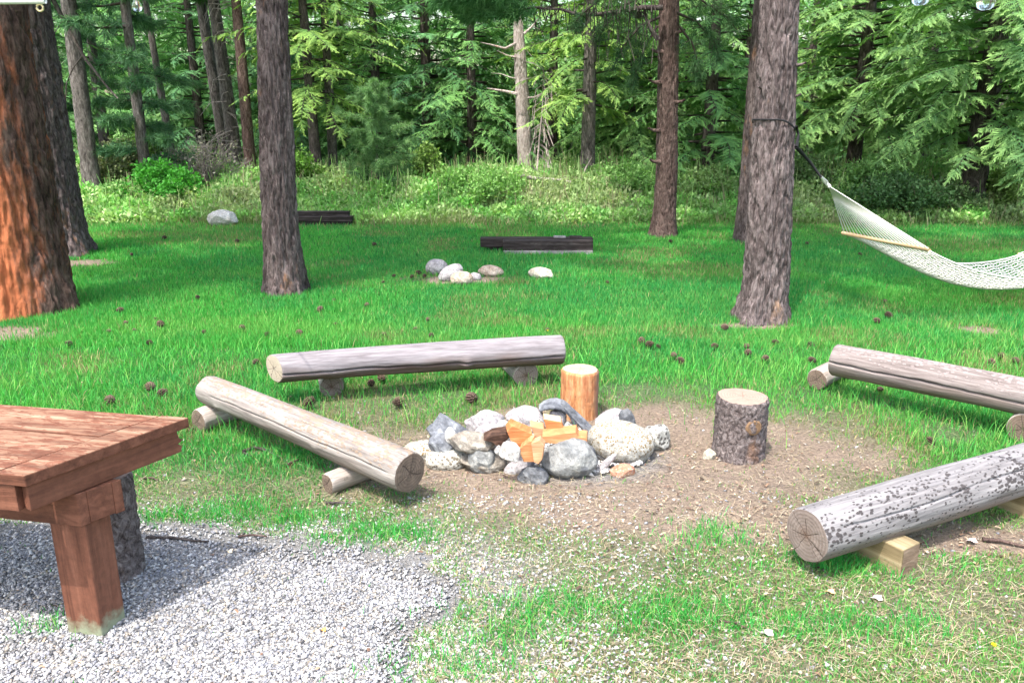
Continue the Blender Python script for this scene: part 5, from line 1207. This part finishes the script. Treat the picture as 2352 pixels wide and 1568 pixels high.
for x_, y_, z_ in pts[:36]:
    dx, dy = (x_ - ctr_.x) / rs, (y_ - ctr_.y) / rs
    for r_o, dz_ in ((0, -.009), (.006, -.009), (.006, .009), (0, .009)): v.append((x_ + dx * r_o - hc.x, y_ + dy * r_o - hc.y, z_ + dz_))
for k in range(36):
    for q in range(4): f.append([k * 4 + q, k * 4 + (q + 1) % 4, ((k + 1) % 36) * 4 + (q + 1) % 4, ((k + 1) % 36) * 4 + q])
m = MB(); m.add(v, f, True)
e = V(1829, 338, 7.98); st_ = Vector(pts[1])
m.tube([Vector((ctr_.x + .19, ctr_.y - .10, 1.985)) - hc, Vector((ctr_.x + .235, ctr_.y - .06, 1.90)) - hc, e - hc], [.014, .015, .020], 6); m.build('strap', M_STRAP, hm)
m = MB(); m.tube([kn2 - hc, Vector((8.83, 9.70, 1.95)) - hc], .012, 6); m.build('rope', M_STRAP, hm)

# ------------------------------------------------------------------ pine cones
def cone_mesh():
    v, f, c = [], [], []; rg = np.random.default_rng(3); rows = 9
    body, bf = ico(); 
    for r_ in range(rows):
        t = (r_ + .5) / rows; rad = .30 * math.sin(math.pi * (t * .86 + .10)) ** .8; x0 = -.5 + t; n = 10 if 1 < r_ < 7 else 7
        for k in range(n):
            a = (k + .5 * (r_ % 2)) * 6.2832 / n + r_ * .2; d = np.array([-.25 + .65 * t, math.cos(a), math.sin(a)]); d /= np.linalg.norm(d); s = np.array([0, -math.sin(a), math.cos(a)]); p = np.array([x0, math.cos(a) * rad * .55, math.sin(a) * rad * .55]); u = np.cross(d, s)
            L = .24 * math.sin(math.pi * (t * .8 + .15)) + .05; w = .085; b = len(v)
            v += [p - s * w * .5, p + s * w * .5, p + d * L + s * w, p + d * (L + .05) + u * .03, p + d * L - s * w, p + d * L * .6 - u * .06]
            f += [[b, b + 1, b + 2], [b, b + 2, b + 3], [b, b + 3, b + 4], [b, b + 4, b + 5], [b + 5, b + 4, b + 3], [b + 5, b + 3, b + 2], [b + 5, b + 2, b + 1]]
            base = np.array([.045, .030, .024]); tip = np.array([.115, .080, .060]); c += [base, base, tip, tip * 1.25, tip, base * .7]
    b = len(v); core = body[::1] * np.array([.46, .16, .16]); v += list(core); f += list((bf + b)); c += [np.array([.022, .011, .008])] * len(core)
    return mesh_arr('pine_cone', np.array(v), np.array(f), M_CONE, np.array(c))
CONE = cone_mesh()
ORD = ['leftmost', 'second from left', 'third from left', 'fourth from left', 'fifth from left', 'sixth from left', 'seventh from left', 'eighth from left', 'ninth from left', 'tenth from left', 'eleventh from left', 'twelfth from left', 'thirteenth from left', 'fourteenth from left', 'fifteenth from left', 'sixteenth from left']
rb = random.Random(12)
def cone(px, py, s, label, dark=True):
    g = G(px, py); o = link('pine_cone', CONE); sc = s / F * (g.y * .9638 + .53); o.scale = (sc, sc, sc)
    o.location = (g.x, g.y, float(terrain(g.x, g.y)) + sc * .36 + (.024 if g.y > 5.3 else .0)); o.rotation_euler = (rb.uniform(0, 6), rb.uniform(-.5, .5), rb.uniform(0, 6))
    tag(o, label, 'pine cone', 'pine cones')
SETS = [('in the grass between the orange and middle pines', [(160, 800), (250, 770), (277, 722), (290, 750), (310, 768), (345, 797), (357, 741), (370, 756), (470, 772)]),
        ('in the grass between middle pine and back log', [(557, 763), (588, 842), (615, 778), (688, 775), (736, 720), (768, 697), (772, 752), (843, 709), (881, 776), (955, 764), (983, 742), (992, 780)]),
        ('in the grass between back log and hammock pine', [(1257, 766), (1473, 793), (1491, 801), (1512, 804), (1547, 826), (1561, 838), (1641, 803)]),
        ('in the grass between hammock pine and split log', [(1664, 762), (1714, 804), (1717, 820), (1757, 834), (1780, 795), (1862, 801), (1864, 838)]),
        ('in the grass above the split log', [(2032, 700), (2012, 745), (2040, 733), (2275, 840), (2298, 826), (2330, 838)]),
        ('around the far stones and dark timbers', [(860, 568), (905, 640), (946, 642), (962, 634), (975, 640), (1395, 655), (1540, 560), (1720, 590), (1853, 565), (1975, 590)]),
        ('on the lawn left of the far stones', [(303, 590), (378, 552), (455, 690), (545, 560), (880, 655)])]
for where, L_ in SETS:
    L_ = sorted(L_)
    for i, (px, py) in enumerate(L_):
        cone(px, py, (19 if py > 780 else (17 if py > 700 else 12)) * rb.uniform(.6, 1.05), '%s pine cone %s' % (ORD[i] if i < len(L_) - 1 else 'rightmost', where))
for px, py, s, lb in [(255, 934, 24, 'pine cone seen just over the back edge of the table'), (347, 903, 24, 'larger of two pine cones left of the tan log bench'), (375, 916, 22, 'pine cone touching the larger one left of the tan log bench'), (711, 938, 28, 'reddish pine cone beside the middle of the tan log bench'), (916, 936, 26, 'round brown pine cone on bare earth left of the fire ring'), (1083, 928, 28, 'red-brown pine cone on bare earth behind the fire ring'), (878, 881, 22, 'pine cone in the shade under the back log'), (853, 892, 18, 'smaller pine cone in the shade under the back log'), (640, 882, 16, 'pine cone under the pale end of the back log'), (2137, 1020, 22, 'brown pine cone between the split log and the flecked log'), (2020, 905, 14, 'pine cone by the support of the split log'), (441, 992, 16, 'pine cone behind the corner of the table')]:
    cone(px, py, s, lb)
# dandelions
for px, py, lb in [(1257, 770, 'yellow dandelion in the grass beyond the back log'), (2275, 1508, 'yellow dandelion in the worn grass at the bottom right')]:
    g = G(px, py); t = thing('dandelion', (g.x, g.y, float(terrain(g.x, g.y))), lb, 'flower', 'dandelions'); m = MB(); m.tube([(0, 0, 0), (.004, 0, .05)], .002, 5); m.build('stem', M_GRASSSTEM if 'M_GRASSSTEM' in globals() else plain_mat('dandelion_stem', (.12, .3, .06)), t)
    m = MB(); v = [(.004, 0, .056)]; f = []
    for k in range(24): a = k * 6.2832 / 24; r_ = .010 * (1 if k % 2 else .75); v.append((.004 + math.cos(a) * r_, math.sin(a) * r_, .050 + .005 * (k % 3)))
    f = [[0, 1 + k, 1 + (k + 1) % 24] for k in range(24)]; m.add(v, f); m.build('petals', plain_mat('dandelion_yellow', (.85, .62, .02)), t)

# ------------------------------------------------------------------ sticks and leaves on the ground
def stick(pts_px, r, mat, label, z=.012, cat='stick', forks=()):
    P = [G(*p) for p in pts_px]; c = P[0].copy(); m = MB(); n = len(P)
    for i, p in enumerate(P): p.z = float(terrain(p.x, p.y)) + z + .006 * (i % 2)
    m.tube([p - c for p in P], list(np.linspace(r, r * .5, n)), 6)
    for fk in forks:
        Q = [G(*p) for p in fk]
        for q in Q: q.z = float(terrain(q.x, q.y)) + z
        m.tube([q - c for q in Q], list(np.linspace(r * .6, r * .3, len(Q))), 5)
    o = m.build('stick', mat); o.location = c; tag(o, label, cat, 'loose sticks')
stick([(337, 1240), (400, 1243), (445, 1247), (480, 1251)], .008, M_BARK_BLACK, 'long straight thin dark line on the gravel right of the table post')  # thin dark tube laid flat on the gravel
stick([(548, 1237), (580, 1235), (614, 1237)], .007, M_BARK_RED, 'short brown stick on the far edge of the gravel')
stick([(558, 1040), (585, 1032), (620, 1037), (648, 1042)], .011, M_BARK_BLACK, 'forked dark twig in the grass left of the tan log bench', forks=[[(560, 1042), (575, 1050), (600, 1046)], [(600, 1034), (630, 1046), (655, 1062)]])
stick([(655, 1075), (670, 1068), (690, 1058)], .009, M_BARK_RED, 'short brown twig below the forked twig')
stick([(748, 1160), (780, 1162), (806, 1160)], .008, M_BARK_BLACK, 'dark twig in the grass below the near end of the tan log bench')
stick([(330, 1100), (350, 1103), (365, 1108)], .007, M_BARK_RED, 'little brown stick in the grass behind the table')
stick([(2255, 1245), (2300, 1250), (2352, 1262)], .012, M_BARK_RED, 'brown stick on bare ground beneath the flecked log')
stick([(1640, 1430), (1690, 1440), (1720, 1452)], .006, M_BARK_RED, 'thin stick in the worn grass below the flecked log end')
def leaf(px, py, s, col, label):
    g = G(px, py); sc = s / F * (g.y * .9638 + .53); m = MB(); n = 12; v = [(0, 0, .01 * 1)]
    for k in range(n): a = k * 6.2832 / n; r_ = sc * (.5 if k % 2 else .36); v.append((math.cos(a) * r_ * 1.2, math.sin(a) * r_ * .8, .012 + .006 * math.sin(a * 2)))
    v2 = [(x, y, z - .0015) for x, y, z in v]
    m.add(v, [[0, 1 + k, 1 + (k + 1) % n] for k in range(n)]); m.add(v2, [[0, 1 + (k + 1) % n, 1 + k] for k in range(n)])
    o = m.build('fallen_leaf', plain_mat('leaf_%d' % px, col, .7, .25, 80)); o.location = (g.x, g.y, float(terrain(g.x, g.y)) + .008); tag(o, label, 'leaf', 'fallen leaves')
leaf(1905, 1367, 22, (.72, .36, .19), 'orange curled leaf on worn ground below the sawn block')
leaf(742, 1457, 15, (.62, .30, .09), 'orange-brown leaf on the gravel')
leaf(527, 1273, 16, (.68, .54, .38), 'pale tan bark flake on the gravel right of the hidden stump')
leaf(1760, 1463, 30, (.50, .45, .43), 'greyish flat bark flake in the thin grass')
leaf(2230, 1250, 24, (.62, .48, .45), 'pinkish chip beside the sawn block')
leaf(2012, 1380, 26, (.70, .62, .56), 'pale sliver of bark below the sawn block')

# ------------------------------------------------------------------ string of bulbs overhead
def bulb(px, py, Y, rad, label):
    """pear bulb whose lower tip is at the given place"""
    b = V(px, py, Y); t = thing('light_bulb', (b.x, b.y, b.z), label, 'light bulb', 'bulbs of the string light'); prof = [(0.001, 0), (.5, .05), (.86, .3), (1, .75), (.96, 1.15), (.75, 1.6), (.52, 1.95), (.46, 2.2)]
    m = MB(); n = 24; v = []; f = []
    for r_, z_ in prof: v += [(math.cos(k * 6.2832 / n) * r_ * rad, math.sin(k * 6.2832 / n) * r_ * rad, z_ * rad) for k in range(n)]
    for i in range(len(prof) - 1):
        for k in range(n): f.append([i * n + k, i * n + (k + 1) % n, (i + 1) * n + (k + 1) % n, (i + 1) * n + k])
    m.add(v, f, True); m.build('glass', M_GLASS, t)
    m = MB(); m.tube([(0, 0, 2.15 * rad), (0, 0, 3.4 * rad), (0, 0, 4.2 * rad)], [.6 * rad, .62 * rad, .4 * rad], 14); m.build('socket', M_BLACKPLASTIC, t)
    m = MB(); m.tube([(0, 0, 2.2 * rad), (0, 0, 1.2 * rad)], [.16 * rad, .10 * rad], 8); m.build('filament_stem', M_WHITE, t)
    return b + Vector((0, 0, 4.2 * rad))
e1 = bulb(2113, 13, 2.9, .030, 'clear glass bulb hanging above the fir, nearer the hammock pine'); e2 = bulb(2262, 24, 2.9, .030, 'clear glass bulb hanging lowest at the top right'); e3 = bulb(316, 27, 4.2, .024, 'clear glass bulb hanging above the dark shaggy pine')
m = MB(); z_ = .02; m.tube([Vector((-4.7, 7.9, 3.6)), e3 + Vector((0, 0, z_)), Vector((-.3, 3.4, 2.95)), e1 + Vector((0, 0, z_)), (e1 + e2) / 2 + Vector((0, 0, .03)), e2 + Vector((0, 0, z_)), Vector((2.6, 2.7, 2.8)), Vector((5.0, 2.2, 3.2))], .006, 6)
o = m.build('string_light_cable', M_BLACKPLASTIC); tag(o, 'black cable carrying the clear bulbs above the yard', 'cable')
# pale strip across the orange pine, with its brass clip
c = V(50, 4, 7.85); m = MB(); p0, p1 = V(-90, 9, 7.98), V(104, 1.5, 7.85); m.tube([p0 - c, (p0 + p1) / 2 - c + Vector((0, -.06, 0)), p1 - c], .030, 8); o = m.build('pale_strap', M_WHITE); o.location = c; tag(o, 'pale strap nailed across the top of the orange pine', 'strap')
b = V(91, 13, 7.86); m = MB(); m.tube([Vector((.03 * math.cos(a), 0, .03 * math.sin(a) - .02)) for a in np.linspace(0, 6.2832, 17)], .010, 6); m.tube([(0, 0, .012), (0, .01, .05)], .01, 6); o = m.build('brass_hook', M_BRASS); o.location = b; tag(o, 'small brass ring hanging from the pale strap', 'hook')

# ------------------------------------------------------------------ light
SUN_AZ, SUN_EL = Vector((-.55, -.835)), 65
w = bpy.data.worlds.new('World'); S.world = w; w.use_nodes = True
nt = w.node_tree; sky = nt.nodes.new('ShaderNodeTexSky'); sky.sky_type = 'NISHITA'; sky.sun_disc = False
sky.sun_elevation = R(SUN_EL); sky.sun_rotation = math.atan2(SUN_AZ.x, SUN_AZ.y); sky.dust_density = 4.0; sky.air_density = 1.6; sky.ozone_density = 1.0
nt.links.new(sky.outputs[0], nt.nodes['Background'].inputs[0]); nt.nodes['Background'].inputs[1].default_value = .15
l = bpy.data.lights.new('sun', 'SUN'); l.energy = 2.0; l.angle = R(.5); l.color = (1, .95, .87); so = bpy.data.objects.new('sun', l); COL.objects.link(so)
d = Vector((SUN_AZ.x * math.cos(R(SUN_EL)), SUN_AZ.y * math.cos(R(SUN_EL)), math.sin(R(SUN_EL)))); so.rotation_euler = d.to_track_quat('Z', 'Y').to_euler(); so.location = (-6, -4, 14)
S.view_settings.view_transform = 'Standard'; S.view_settings.look = 'None'; S.view_settings.exposure = 1.85; S.view_settings.gamma = 1
S.cycles.use_denoising = True; S.cycles.max_bounces = 8; S.cycles.diffuse_bounces = 5; S.cycles.transparent_max_bounces = 8
